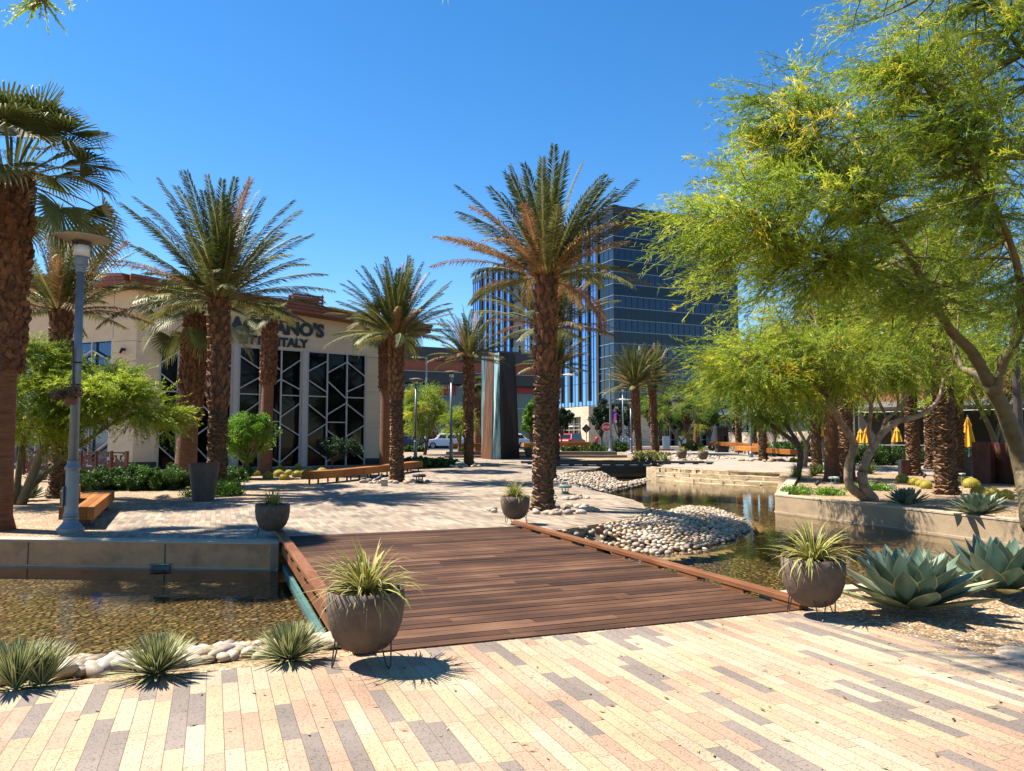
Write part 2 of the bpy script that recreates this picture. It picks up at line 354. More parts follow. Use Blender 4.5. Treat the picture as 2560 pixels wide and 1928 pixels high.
M['lf_fan']=leafmat('fan_palm_leaf',[(0,(.022,.035,.008)),(.45,(.06,.08,.015)),(.75,(.20,.20,.065)),(1,(.36,.29,.13))],.25,.55,2,.2)
M['pv_bark']=mat('palo_verde_bark',(.12,.09,.038),.75,.35,5,.5,22,col2=(.07,.055,.025))
M['pv_bark2']=mat('mesquite_bark',(.24,.165,.105),.8,.35,6,.6,18,col2=(.10,.07,.04))
M['bark']=mat('tree_bark',(.10,.07,.045),.85,.3,8,.5,30)
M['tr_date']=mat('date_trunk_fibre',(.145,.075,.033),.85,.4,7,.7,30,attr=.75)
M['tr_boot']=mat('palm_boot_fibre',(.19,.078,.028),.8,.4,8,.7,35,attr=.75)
M['tr_fan']=mat('fan_trunk_smooth',(.17,.068,.026),.85,.3,3,1.0,9,stretch=(1,1,9),attr=.1)
M['cactus']=leafmat('golden_barrel_skin',[(0,(.12,.11,.015)),(.4,(.36,.30,.04)),(.7,(.66,.52,.08)),(1,(.80,.66,.2))],.15,.6,9)
def date_crown(seed,nf=52,Lf=2.9,brown=.08,el=(-25,85),dens=58,leafL=.46,hang=0):
    rng=np.random.default_rng(seed); A=NP()
    for i in range(nf+hang):
        u=(i+.5)/nf; az=i*2.39996+rng.uniform(-.25,.25)
        if i<nf:
            e0=R(el[0]+(el[1]-el[0])*(u**.8))+rng.normal(0,.07); dr=rng.uniform(.4,.8)*(1.15-.6*u); L_=Lf*rng.uniform(.85,1.1)*(1-.12*(1-u))
        else:
            e0=R(rng.uniform(5,40)); dr=rng.uniform(2.0,2.7); L_=Lf*rng.uniform(.8,1.0)
        isb=rng.uniform()<(brown if u>.35 else brown*3) or i>=nf
        base=rng.uniform(.78,1.0) if isb else rng.uniform(0,.62)
        K=14; t=np.linspace(0,1,K+1); ang=e0-dr*t**1.7
        c=np.cos(ang);s=np.sin(ang)
        r=np.concatenate([[0],np.cumsum((c[1:]+c[:-1])/2)])*L_/K+.12; z=np.concatenate([[0],np.cumsum((s[1:]+s[:-1])/2)])*L_/K
        azt=az+rng.normal(0,.12)*t**2
        ca,sa=np.cos(azt),np.sin(azt)
        P=np.stack([r*ca,r*sa,z],-1); S=np.stack([-sa,ca,0*ca],-1); T=np.stack([c*ca,c*sa,s],-1); U=np.cross(T,-S)
        # rachis ribbon, V section
        w=.042*(1-t)**1.3+.006
        V=np.stack([P-S*w[:,None],P-U*w[:,None]*.8,P+S*w[:,None]],1); idx=np.arange((K+1)*3).reshape(-1,3)
        Q=np.concatenate([np.stack([idx[:-1,0],idx[:-1,1],idx[1:,1],idx[1:,0]],-1),np.stack([idx[:-1,1],idx[:-1,2],idx[1:,2],idx[1:,1]],-1)])
        A.add(V,Q,.70 if not isb else .9)
        # leaflets
        m=dens; tl=np.linspace(.17,.995,m)
        for sd in (-1,1):
            tt=np.clip(tl+rng.uniform(-.004,.004,m),0,1)
            ip=lambda arr:np.stack([np.interp(tt,t,arr[:,k]) for k in range(3)],-1)
            p=ip(P);sv=ip(S)*sd;tv=ip(T);uv=ip(U)
            ll=leafL*np.clip(np.sin(PI*np.clip((tt-.08)*.98,0,1))**.5,.25,1)*rng.uniform(.8,1.1,m)*(1.05-.35*tt)
            fw=.75+.7*tt+rng.normal(0,.12,m); up=rng.uniform(.15,.6,m)*(1 if not isb else -.6)
            d=sv+tv*fw[:,None]+uv*up[:,None]; d/=np.linalg.norm(d,axis=1)[:,None]
            tip=p+d*ll[:,None]; tip[:,2]-=ll*rng.uniform(0,.22,m)*(3 if isb else 1)
            mid=p+d*ll[:,None]*.45; wd=np.cross(d,uv); wd/=np.linalg.norm(wd,axis=1)[:,None]; ww=.0155
            V=np.stack([p,mid-wd*ww,tip,mid+wd*ww],1)
            A.add(V,np.arange(m*4).reshape(-1,4),np.clip(base+rng.normal(0,.08,m),0,1))
    return A
def fan_crown(seed,nf=40,pet=1.25,rad=.85,el=(-22,86)):
    rng=np.random.default_rng(seed); A=NP()
    for i in range(nf):
        u=(i+.5)/nf; az=i*2.39996+rng.uniform(-.2,.2); e0=R(el[0]+(el[1]-el[0])*u**.85)+rng.normal(0,.08)
        pl=pet*rng.uniform(.8,1.15)*(.75+.25*(1-u)); dr=.5*(1-u)+.1
        K=5;t=np.linspace(0,1,K+1);ang=e0-dr*t**1.5;c=np.cos(ang);s=np.sin(ang)
        r=np.concatenate([[0],np.cumsum((c[1:]+c[:-1])/2)])*pl/K+.1; z=np.concatenate([[0],np.cumsum((s[1:]+s[:-1])/2)])*pl/K
        ca,sa=math.cos(az),math.sin(az); P=np.stack([r*ca,r*sa,z],-1); S=np.array([-sa,ca,0])
        V=np.stack([P-S*.022,P+np.array([0,0,-.02]),P+S*.022],1); idx=np.arange((K+1)*3).reshape(-1,3)
        Q=np.concatenate([np.stack([idx[:-1,0],idx[:-1,1],idx[1:,1],idx[1:,0]],-1),np.stack([idx[:-1,1],idx[:-1,2],idx[1:,2],idx[1:,1]],-1)])
        A.add(V,Q,.6)
        o=P[-1]; a1=ang[-1]-rng.uniform(.2,.5); T=np.array([math.cos(a1)*ca,math.cos(a1)*sa,math.sin(a1)]); U=np.cross(T,-S)
        n=36; th=np.linspace(-2.2,2.2,n); base=rng.uniform(.05,.55)+(.3 if u<.15 else 0)
        rl=rad*rng.uniform(.85,1.1)*(1-.12*np.abs(th)/2.2)*rng.uniform(.9,1.05,n)
        d=T[None]*np.cos(th*.8)[:,None]+S[None]*np.sin(th*.8)[:,None]*1.0+U[None]*(.22*np.abs(np.sin(th)))[:,None]*-1
        d/=np.linalg.norm(d,axis=1)[:,None]
        wd=np.cross(d,U[None]); wd/=np.linalg.norm(wd,axis=1)[:,None]
        fold=((np.arange(n)%2)*2-1)*.012
        p0=o[None]+d*.03; p1=o[None]+d*(rl*.45)[:,None]+U[None]*fold[:,None]
        p2=o[None]+d*(rl*.8)[:,None]; p2[:,2]-=.05*rl
        p3=o[None]+d*(rl*.95)[:,None]; p3[:,2]-=rl*rng.uniform(.05,.3,n)
        V=np.stack([p0-wd*.004,p0+wd*.004,p1+wd*.026,p1-wd*.026,p2+wd*.012,p2-wd*.012,p3+wd*.002,p3-wd*.002],1)
        ix=np.arange(n*8).reshape(-1,8)
        A.add(V,np.concatenate([ix[:,[0,1,2,3]],ix[:,[3,2,4,5]],ix[:,[5,4,6,7]]]),np.clip(np.concatenate([np.full(n,base),np.full(n,base+.08),np.full(n,base+.35)]),0,1))
    return A
def boots(A,rng,z0,z1,rfun,rows,per,w,h,p,vb,vt,lean,up=.3,jit=.15):
    """leaf bases / scars on a palm trunk"""
    nr=max(2,int((z1-z0)/rows))
    for i in range(nr):
        z=z0+(z1-z0)*(i+.5)/nr
        for k in range(per):
            a=2*PI*(k+.5*(i%2))/per+rng.normal(0,jit*.6); zz=z+rng.normal(0,rows*jit); r=rfun(zz)
            ww=w*rng.uniform(.75,1.15); hh=h*rng.uniform(.7,1.2); pp=p*rng.uniform(.5,1.4); cx,cy=lean(zz)
            ca,sa=math.cos(a),math.sin(a); tilt=rng.normal(0,.22)*ww
            def P(s,rr,zq): return (cx+ca*rr-sa*s,cy+sa*rr+ca*s,zq)
            V=[P(-ww*.5,r*.97,zz),P(0,r*1.0+pp*.4,zz-hh*.5),P(ww*.5,r*.97,zz),
               P(ww*.34,r+pp,zz+hh*up+tilt),P(-ww*.34,r+pp,zz+hh*up-tilt),
               P(ww*.34,r*.9,zz+hh*.5+tilt*.5),P(-ww*.34,r*.9,zz+hh*.5-tilt*.5),P(0,r+pp*1.15,zz+hh*up*.6)]
            b=rng.uniform(*vb); c=rng.uniform(*vt)
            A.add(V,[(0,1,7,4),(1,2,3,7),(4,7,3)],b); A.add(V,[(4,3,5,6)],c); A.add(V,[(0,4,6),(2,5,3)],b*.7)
def palm(kind,base,h,r,top_px=None,label='',seed=1,crown=None,group=None,boot=.35,lean=(0,0),rz=0,cs=1.0,name=None,crown_mb=None,skirt=1.0):
    rng=np.random.default_rng(seed)
    t=thing('date_palm' if kind=='D' else 'fan_palm',label,'palm tree',base,0,group)
    ln=lambda z:(lean[0]*(max(z,0)/h)**1.3,lean[1]*(max(z,0)/h)**1.3)
    zb=h*(1-boot)
    if kind=='D':
        r*=.88
        rf=lambda z: r*(1.0+.45*max(0,1-z/.35)**1.5+(.16 if z>zb else 0)*min(1,(z-zb)/.3)+(-.05 if z>zb*.4 and z<zb else 0))
    else:
        rf=lambda z: r*(1.18-.22*min(1,z/max(zb,.1))+.35*max(0,1-z/.3)**2+(.22*skirt if z>zb else 0))
    core=MB(); pts=[];rad=[]
    nz=26
    for i in range(nz+1):
        z=h*i/nz; x,y=ln(z); pts.append((x,y,z-.1 if i==0 else z)); rad.append(rf(z)*(.96 if kind=='D' or z>zb else 1.0))
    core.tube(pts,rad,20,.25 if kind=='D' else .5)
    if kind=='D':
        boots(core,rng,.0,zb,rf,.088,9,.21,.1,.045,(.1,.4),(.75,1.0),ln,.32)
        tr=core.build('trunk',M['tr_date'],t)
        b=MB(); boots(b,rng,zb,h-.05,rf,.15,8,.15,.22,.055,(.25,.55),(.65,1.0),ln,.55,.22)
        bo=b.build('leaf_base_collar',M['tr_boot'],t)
    else:
        tr=core.build('trunk',M['tr_fan'],t,smooth=True)
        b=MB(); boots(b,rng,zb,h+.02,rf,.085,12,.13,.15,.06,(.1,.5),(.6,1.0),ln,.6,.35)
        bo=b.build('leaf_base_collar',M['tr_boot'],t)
    x,y=ln(h)
    cr=crown_mb.copy() if crown_mb else None
    if cr is not None:
        C.objects.link(cr); cr.parent=t; cr.location=(x,y,h-.08); cr.rotation_euler=(0,0,rz); cr.scale=(cs,)*3
    return t
def crown_proto(A,mt):
    V=np.concatenate(A.V);Fc=np.concatenate(A.F);o=npmesh('crown',V,Fc,np.concatenate(A.c),mt)
    C.objects.unlink(o); return o
DC=[crown_proto(date_crown(11,74,3.05,.04,(2,89),76,.43),M['lf_date']),crown_proto(date_crown(12,52,2.75,.08,(-4,88),66,.42),M['lf_date']),
    crown_proto(date_crown(13,66,2.9,.09,(2,89),74,.42,hang=1),M['lf_date'])]
FC2=crown_proto(fan_crown(23,26,.75,.68,(12,86)),M['lf_fan'])
FC=[crown_proto(fan_crown(21),M['lf_fan']),crown_proto(fan_crown(22,34,.9,.8,(-30,80)),M['lf_fan'])]
# ---- palo verde: limbs, secondary branches to hubs, twigs with fine leaflets
def sprays(rng,P,D,Ln,dens,lw,ll,droop,vals):
    """P starts, D dirs (unit), Ln lengths -> twig ribbons + leaflets"""
    n=len(P); A=NP(); g=np.zeros((n,3)); g[:,2]=-1
    K=3;t=np.linspace(0,1,K+1)
    def pos(tt): return P[:,None,:]+D[:,None,:]*(Ln[:,None]*tt)[...,None]+g[:,None,:]*(droop*Ln[:,None]*tt**2)[...,None]
    tt=np.broadcast_to(t,(n,K+1)); Q=pos(tt); sd=np.cross(D,rng.normal(0,1,(n,3))); sd/=np.linalg.norm(sd,axis=1)[:,None]+1e-9
    w=(.006*(1-t)+.0015)
    V=np.stack([Q-sd[:,None,:]*w[None,:,None],Q+sd[:,None,:]*w[None,:,None]],2); ix=np.arange(n*(K+1)*2).reshape(n,K+1,2)
    A.add(V,np.stack([ix[:,:-1,0],ix[:,:-1,1],ix[:,1:,1],ix[:,1:,0]],-1).reshape(-1,4),np.repeat(np.clip(vals*.7,0,1),K))
    m=dens; tl=rng.uniform(.12,1.0,(n,m)); B=pos(tl)
    d=D[:,None,:]*1.0+rng.normal(0,.5,(n,m,3)); d/=np.linalg.norm(d,axis=2)[...,None]
    l=ll*rng.uniform(.5,1.3,(n,m)); s2=np.cross(d,rng.normal(0,1,(n,m,3))); s2/=np.linalg.norm(s2,axis=2)[...,None]+1e-9
    mid=B+d*(l*.5)[...,None]; tip=B+d*l[...,None]; tip[...,2]-=l*.12
    V=np.stack([B,mid-s2*lw,tip,mid+s2*lw],2)
    A.add(V,np.arange(n*m*4).reshape(-1,4),np.clip(np.repeat(vals,m)+rng.normal(0,.1,n*m),0,1))
    return A
def limb_curve(a,b,rng,bend=.12,n=6):
    a=np.array(a,float);b=np.array(b,float);L=np.linalg.norm(b-a);o=rng.normal(0,bend*L,3);o[2]=abs(o[2])*.6
    return [tuple(a*(1-t)+b*t+o*math.sin(PI*t)) for t in np.linspace(0,1,n)]
def palo(name,label,base,limbs,blobs,seed,hubs=90,tw=26,tlen=(.5,1.0),dens=34,lw=.008,ll=.09,leaf='lf_pv',bark='pv_bark',yellow=.1,droop=.18,cat='tree',flat=.5,group=None,stretchdir=None):
    rng=np.random.default_rng(seed); t=thing(name,label,cat,base,0,group)
    tr=MB(); nodes=[]
    for pts,rad in limbs:
        P=[Vector(p)-Vector(base) for p in pts]
        Q=[];RR=[]
        for i in range(len(P)-1):
            for k in range(4):
                s=k/4
                p0=P[max(i-1,0)];p1=P[i];p2=P[i+1];p3=P[min(i+2,len(P)-1)]
                q=.5*((2*p1)+(p2-p0)*s+(2*p0-5*p1+4*p2-p3)*s*s+(3*p1-p0-3*p2+p3)*s**3)
                Q.append(q);RR.append((rad[i]*(1-s)+rad[i+1]*s)*(1+.06*math.sin(i*7+k*2.3)))
        Q.append(P[-1]);RR.append(rad[-1]); tr.tube(Q,RR,9)
        for q,rr in zip(Q,RR):
            if q.z>.8: nodes.append((np.array(q),rr))
    tr.build('trunk',M[bark],t,smooth=True)
    br=MB(); tot=sum(b[2] for b in blobs); hp=[];hd=[];hl=[];hv=[]
    NN=np.array([n[0] for n in nodes])
    for c,rad,wt in blobs:
        c=np.array(c)-np.array(base); rad=np.array(rad)
        for _ in range(int(hubs*wt/tot)):
            while True:
                q=rng.uniform(-1,1,3); L=np.linalg.norm(q)
                if .25<L<1: break
            h=c+q*rad*(.55+.45*L)
            j=np.argmin(np.linalg.norm(NN-h,axis=1)+rng.uniform(0,.8,len(NN))); a=NN[j]
            cv=limb_curve(a,h,rng,.1,6); rr=min(nodes[j][1]*.5,.02)
            br.tube(cv,[rr*(1-k/6)+.004 for k in range(6)],5,cap=False)
            yv=rng.uniform(.8,1.0) if rng.uniform()<yellow else rng.uniform(.05,.72)
            cvn=np.array(cv); Lc=np.linalg.norm(h-a)
            k=tw; tt=rng.uniform(.3 if Lc>1 else 0,1,k)**.7*5; ii=np.clip(tt.astype(int),0,4); fr=(tt-ii)[:,None]
            st=cvn[ii]*(1-fr)+cvn[ii+1]*fr
            out=(h-c)/rad; out=out/np.linalg.norm(out); dd=out[None]*.9+rng.normal(0,.55,(k,3)); dd[:,2]*=flat
            if stretchdir is not None: dd+=np.array(stretchdir)[None]
            dd/=np.linalg.norm(dd,axis=1)[:,None]
            hp.append(st);hd.append(dd);hl.append(rng.uniform(tlen[0],tlen[1],k));hv.append(np.clip(yv+rng.normal(0,.08,k),0,1))
    br.build('branches',M[bark],t,smooth=True)
    A=sprays(rng,np.concatenate(hp),np.concatenate(hd),np.concatenate(hl),dens,lw,ll,droop,np.concatenate(hv))
    A.build('crown',M[leaf],t); return t
def leafy(rng,blobs,n,size,vr=(0,1),flat=1.0,clump=.25,clumps=60):
    """leaf quads gathered in clumps inside ellipsoids"""
    A=NP(); tot=sum(b[2] for b in blobs)
    for c,rad,wt in blobs:
        k=int(n*wt/tot); nc=max(4,int(clumps*wt/tot))
        q=rng.normal(0,1,(nc,3)); q/=np.linalg.norm(q,axis=1)[:,None]; q*=rng.uniform(.45,1,(nc,1))
        cc=np.array(c)[None]+q*np.array(rad)[None]; cr=rng.uniform(.6,1.4,nc)*clump; cvv=rng.uniform(vr[0],vr[1],nc)
        w=rng.integers(0,nc,k); g=rng.normal(0,1,(k,3)); g/=np.linalg.norm(g,axis=1)[:,None]; g*=rng.uniform(.2,1,(k,1))**.5
        P=cc[w]+g*cr[w][:,None]; a=rng.normal(0,1,(k,3)); a/=np.linalg.norm(a,axis=1)[:,None]; b=np.cross(a,rng.normal(0,1,(k,3))); b/=np.linalg.norm(b,axis=1)[:,None]
        s=size*rng.uniform(.6,1.3,k)[:,None]
        V=np.stack([P-a*s,P-b*s*.45,P+a*s,P+b*s*.45],1)
        A.add(V,np.arange(k*4).reshape(-1,4),np.clip(cvv[w]+rng.normal(0,.12,k),0,1))
    return A
def tree(name,label,base,h,blobs,n,size,leaf,seed,cat='tree',r=.1,group=None,stems=1,clump=.3,clumps=60,bark='bark'):
    rng=np.random.default_rng(seed); t=thing(name,label,cat,base,0,group); m=MB()
    for s in range(stems):
        o=(0,0) if stems==1 else (rng.uniform(-.25,.25)*h*.4,rng.uniform(-.25,.25)*h*.4)
        c=limb_curve((o[0]*.2,o[1]*.2,-.05),(o[0],o[1],h*.6),rng,.04,5); m.tube(c,[r*(1-.12*k) for k in range(5)],8)
        for b,rad,_ in blobs:
            for k in range(3):
                q=rng.normal(0,.4,3); e=np.array(b)+q*np.array(rad); m.tube(limb_curve(c[3],tuple(e),rng,.1,5),[r*.5*(1-.18*k2) for k2 in range(5)],6,cap=False)
    m.build('trunk',M[bark],t,smooth=True)
    leafy(rng,blobs,n,size,clump=clump,clumps=clumps).build('crown',M[leaf],t); return t
def mound(name,label,pts,h,n,size,leaf,seed,cat='hedge',kind=None,spiky=False,group=None):
    """low planting over a footprint given as list of (x,y,z,radius)"""
    rng=np.random.default_rng(seed); b=Vector(pts[0][:3]); t=thing(name,label,cat,b,0,group)
    blobs=[((p[0]-b.x,p[1]-b.y,p[2]-b.z+h*.42),(p[3],p[3],h*.5),p[3]) for p in pts]
    s=MB()
    for p in pts:
        for k in range(4):
            a=rng.uniform(0,6.28); s.tube([(p[0]-b.x,p[1]-b.y,p[2]-b.z-.02),(p[0]-b.x+math.cos(a)*p[3]*.6,p[1]-b.y+math.sin(a)*p[3]*.6,p[2]-b.z+h*.6)],.012,5)
    s.build('stems',M['bark'],t)
    A=leafy(rng,blobs,n,size,clump=.16 if h<1 else .25,clumps=40*len(pts))
    A.build('foliage',M[leaf],t); return t
AG=None
def agave_mesh(seed,n=52,L=.62):
    rng=np.random.default_rng(seed); A=NP()
    pf=lambda t:(.62+.55*math.sin(PI*min(t*1.15,1)) if t<.55 else 1.17*max(0,1-((t-.55)/.45)**1.7))*1.0
    V,Fq,v=blades(rng,n,(L*.5,L),.074*L/.62,(3,87),(-.45,-.05),(-1,-.88,-.5,0,.5,.88,1),.36,pf,8,.05*L/.62,(.15,.8),.97,True,.03,.12,.72)
    v=v.reshape(n,-1); v[:6,:]=rng.uniform(.91,.96,(6,1)); A.add(V,Fq,v.ravel()); return A
def straps(seed,n,L,W,el=(15,85),droop=(.5,1.7),vals=(.1,.9),cols=(-1,-.45,.45,1),edge=None):
    rng=np.random.default_rng(seed); A=NP(); V,Fq,v=blades(rng,n,L,W,el,droop,cols,.35,None,5,.04,vals,edge); A.add(V,Fq,v)
    return A
# ================================================================ camera, light
scn=bpy.context.scene
cam=bpy.data.cameras.new('camera'); co_=bpy.data.objects.new('camera',cam); C.objects.link(co_)
co_.location=(0,0,HC); co_.rotation_euler=(PI/2+PITCH,0,0); cam.sensor_width=36; cam.lens=36*F/2560; cam.clip_end=2000; cam.clip_start=.05; scn.camera=co_
EL=R(56); AZ=R(163) # sun beyond the scene to the left
sund=Vector((math.cos(AZ)*math.cos(EL),math.sin(AZ)*math.cos(EL),math.sin(EL)))
sl=bpy.data.lights.new('sun','SUN'); sl.energy=5.0; sl.angle=R(.53); sl.color=(1.0,.93,.82)
so=bpy.data.objects.new('sun',sl); C.objects.link(so); so.rotation_euler=sund.to_track_quat('Z','Y').to_euler(); so.location=(-20,10,30)
w=bpy.data.worlds.new('World'); scn.world=w; w.use_nodes=True; nt=w.node_tree; bg=nt.nodes['Background']
sky=nt.nodes.new('ShaderNodeTexSky'); sky.sky_type='NISHITA'; sky.sun_disc=False; sky.sun_elevation=EL; sky.sun_rotation=math.atan2(sund.x,sund.y)%(2*PI)
sky.altitude=600; sky.air_density=1.0; sky.dust_density=.1; sky.ozone_density=3.0
hs=nt.nodes.new('ShaderNodeHueSaturation'); hs.inputs['Saturation'].default_value=1.31; nt.links.new(sky.outputs[0],hs.inputs['Color']); nt.links.new(hs.outputs[0],bg.inputs[0]); bg.inputs[1].default_value=.081
scn.view_settings.view_transform='Standard'; scn.view_settings.look='None'; scn.view_settings.gamma=1; scn.view_settings.exposure=1.35
scn.render.engine='CYCLES'; scn.cycles.max_bounces=8; scn.cycles.transparent_max_bounces=12; scn.cycles.caustics_reflective=False; scn.cycles.caustics_refractive=False
# ================================================================ ground, pond
WZ=-.42; BZ=-.60
def xy(v): return Vector((v[0],v[1]))
DA=G(697,1340); DB=G(1300,1318); DC_=G(1990,1524)
# deck rectangle in (u,v)
def uv(p): return (p[0]*UX.x+p[1]*UX.y, p[0]*VX.x+p[1]*VX.y)
def fuv(u,v,z=0): return Vector((UX.x*u+VX.x*v,UX.y*u+VX.y*v,z))
uL=uv(G(692,1340))[0]*.5+uv(G(838,1592))[0]*.5; uR=uv(DC_)[0]*.5+uv(G(1300,1313))[0]*.5
vF=(uv(G(1007,1632))[1]+uv(DC_)[1])/2; vB=uv(G(1300,1318))[1]*.5+uv(G(697,1343))[1]*.5
print('DECK',uL,uR,vF,vB)
W0=G(-900,1341); W1=G(697,1357)
wd=(W1-G(0,1349)).normalized()
wallL=[W1-wd*34, W1]
right_edge=[G(1330,1333),G(1401,1325),G(1500,1309),G(1586,1296),G(1608,1284),G(1615,1272),G(1606,1259),G(1580,1249),G(1535,1238),G(1490,1228),G(1455,1220),G(1420,1212),G(1398,1205),G(1392,1194),G(1400,1184),G(1435,1177),G(1490,1172)]
far_edge=[Vector((4.6,40,0)),Vector((1.5,40.2,0)),Vector((1.5,47.5,0)),Vector((8.2,48,0)),Vector((9.6,44,0)),G(1640,1170),G(1700,1173),G(1800,1178),G(1950,1184)]
pl_arm=[G(1937,1242),G(2250,1276),G(2560,1311)]
pl_end=[Vector((10.9,10.95,0))]
near_curb=[fuv(uv(G(2165,1474))[0]+7.0,uv(G(2000,1483))[1]),fuv(uR-.0,uv(G(1990,1483))[1])]
near_edge_v=vF
nearL=[fuv(uR,vF+.35),fuv(uL,vF+.28),fuv(uL,vF+.02),fuv(uL-2.4,vF+.02-.06),fuv(uL-5,vF-.3),fuv(uL-9,vF-1.0),fuv(uL-33,vF-6)]
pond=[xy(p) for p in (wallL+right_edge+far_edge+pl_arm+pl_end+near_curb+nearL)]
def inpoly(p,poly):
    c=False;n=len(poly);x,y=p[0],p[1]
    for i in range(n):
        x1,y1=poly[i][0],poly[i][1];x2,y2=poly[i-1][0],poly[i-1][1]
        if (y1>y)!=(y2>y) and x<(x2-x1)*(y-y1)/(y2-y1)+x1: c=not c
    return c
def sheet(name,outer,holes,m,dz=0,kind='structure',zf=None,parent=None):
    """flat sheet with holes following the terrain height"""
    V=[];E=[]
    for P in [outer]+holes:
        b=len(V); V+= [xy(p) for p in P]; E+=[(b+i,b+(i+1)%len(P)) for i in range(len(P))]
    xs=[v.x for v in V]; ys=[v.y for v in V]
    for yy in (30,60):
        if min(ys)<yy<max(ys):
            b=len(V); V+=[Vector((min(xs)-1,yy)),Vector((max(xs)+1,yy))]; E+=[(b,b+1)]
    r=geometry.delaunay_2d_cdt(V,E,[],0,1e-5)
    vs,fs=r[0],r[2]; keep=[]
    for f in fs:
        c=(vs[f[0]]+vs[f[1]]+vs[f[2]])/3
        if inpoly(c,outer) and not any(inpoly(c,h) for h in holes): keep.append(f)
    zf=zf or (lambda x,y:hz(y)+dz)
    mb=MB(); mb.add([(v.x,v.y,zf(v.x,v.y)) for v in vs],keep); o=mb.build(name,m,parent)
    me=o.data
    import bmesh
    bm=bmesh.new(); bm.from_mesh(me); bmesh.ops.delete(bm,geom=[v for v in bm.verts if not v.link_faces],context='VERTS'); bmesh.ops.recalc_face_normals(bm,faces=bm.faces)
    if sum(f.normal.z for f in bm.faces)<0: bmesh.ops.reverse_faces(bm,faces=bm.faces)
    bm.to_mesh(me); bm.free()
    if kind: o['kind']=kind
    return o
BIG=[(-900,-60),(900,-60),(900,1500),(-900,1500)]
sheet('ground',BIG,[pond],M['gravel2'])
# near paving
rEdge=[fuv(uR+.02,vF-.02),G(2080,1543),G(2198,1573),G(2380,1612),G(2560,1661),G(2800,1740),Vector((5.6,1.6,0)),Vector((6.5,-8,0)),Vector((-16,-8,0)),Vector((-16,.2,0))]
nl=[fuv(uL-9,vF-1.0-.03),fuv(uL-5,vF-.3-.03),fuv(uL-2.4,vF-.07),fuv(uL,vF-.02)]
sheet('near_paving',rEdge+nl+[fuv(uR,vF-.02)][:0],[],M['pave_near'],.004)
# far plaza
o_=.03
plaza=[Vector((G(252,1350).x,(W1-wd*4).y+.28,0)),W1+Vector((0,.3,0)),fuv(uL,vB),fuv(uR-.05,vB),G(1335,1330)]+[p+Vector((-.06,.08,0)) for p in right_edge[1:]]+[Vector((4.5,40.3,0)),Vector((1.45,40.4,0)),Vector((1.45,47.5,0)),
   Vector((-2,60,0)),Vector((-14,60,0)),Vector((-9,48,0)),G(1100,1176),G(1040,1178),G(905,1192),G(800,1206),G(760,1216),G(722,1229),G(690,1240),G(620,1247),G(500,1253),G(306,1256),G(262,1300)]
sheet('plaza_paving',plaza,[],M['pave_far'],.004)
plaza2=[G(1655,1168)+Vector((0,.7,0)),G(1800,1176)+Vector((0,.7,0)),G(1950,1183)+Vector((0,.7,0)),Vector((13.5,36,0)),Vector((22,32,0)),Vector((30,27,0)),Vector((60,25,0)),Vector((60,70,0)),Vector((8,72,0)),Vector((9,50,0)),Vector((9.3,45,0))]
sheet('far_plaza_paving',plaza2,[],M['walk'],.004)
sheet('street',[(-90,76),(120,76),(120,112),(-90,112)],[],M['asphalt'],.004)
sheet('sidewalk',[(-90,70),(7.5,73),(90,72.5),(90,75.5),(-90,75.5)],[],M['walk'],.010)
sheet('courtyard_path',[G(560,1214),G(690,1214),G(700,1207),G(540,1207)],[],M['walk'],.006)
# pond bed and water
sheet('pond_bed',[xy(p) for p in pond],[],M['bed'],zf=lambda x,y:BZ)
ins=[xy(p) for p in pond]
sheet('pond_water',ins,[],M['water'],zf=lambda x,y:WZ)
# pond walls
def wall(name,line,label,m,top=.0,th=.28,bot=-.75,side=1,cat='wall',cap=None,seams=None,ends=True):
    b=Vector(line[0]); t=thing(name,label,cat,(b.x,b.y,0)); w=MB(); L=[Vector((p[0]-b.x,p[1]-b.y,0)) for p in line]
    nrm=[]
    for i in range(len(L)):
        d=(L[min(i+1,len(L)-1)]-L[max(i-1,0)]).normalized(); nrm.append(Vector((-d.y,d.x,0))*side)
    seg=[]
    for i in range(len(L)-1):
        a,c=L[i],L[i+1]; zt=[hz(line[i][1])+top,hz(line[i+1][1])+top]; 
        B=[a+Vector((0,0,bot)),c+Vector((0,0,bot)),c+nrm[i+1]*th+Vector((0,0,bot)),a+nrm[i]*th+Vector((0,0,bot))]
        T=[a+Vector((0,0,zt[0])),c+Vector((0,0,zt[1])),c+nrm[i+1]*th+Vector((0,0,zt[1])),a+nrm[i]*th+Vector((0,0,zt[0]))]
        w.hexa(B,T)
    w.build('wall_body',m,t)
    if cap:
        k=MB()
        for i in range(len(L)-1):
            a,c=L[i],L[i+1]; z0,z1=hz(line[i][1])+top+.002,hz(line[i+1][1])+top+.002; o=.012
            B=[a-nrm[i]*o+Vector((0,0,z0)),c-nrm[i+1]*o+Vector((0,0,z1)),c+nrm[i+1]*(th+o)+Vector((0,0,z1)),a+nrm[i]*(th+o)+Vector((0,0,z0))]
            k.hexa(B,[p+Vector((0,0,.035)) for p in B])
        k.build('coping',cap,t)
    return t
tw=wall('pond_wall',[W1-wd*34,W1-wd*3.55,W1-wd*.0],'long shaded brown concrete pool wall left of the wooden deck',M['conc_dark'],-.03,.3,-.75,1,cap=M['kerb'])
sj=MB()
for k in (0,1):
    p=(W1-wd*(1.83 if k==0 else 4.1)); sj.box((p.x,p.y-.003,-.36),(.012,.012,.64))
    
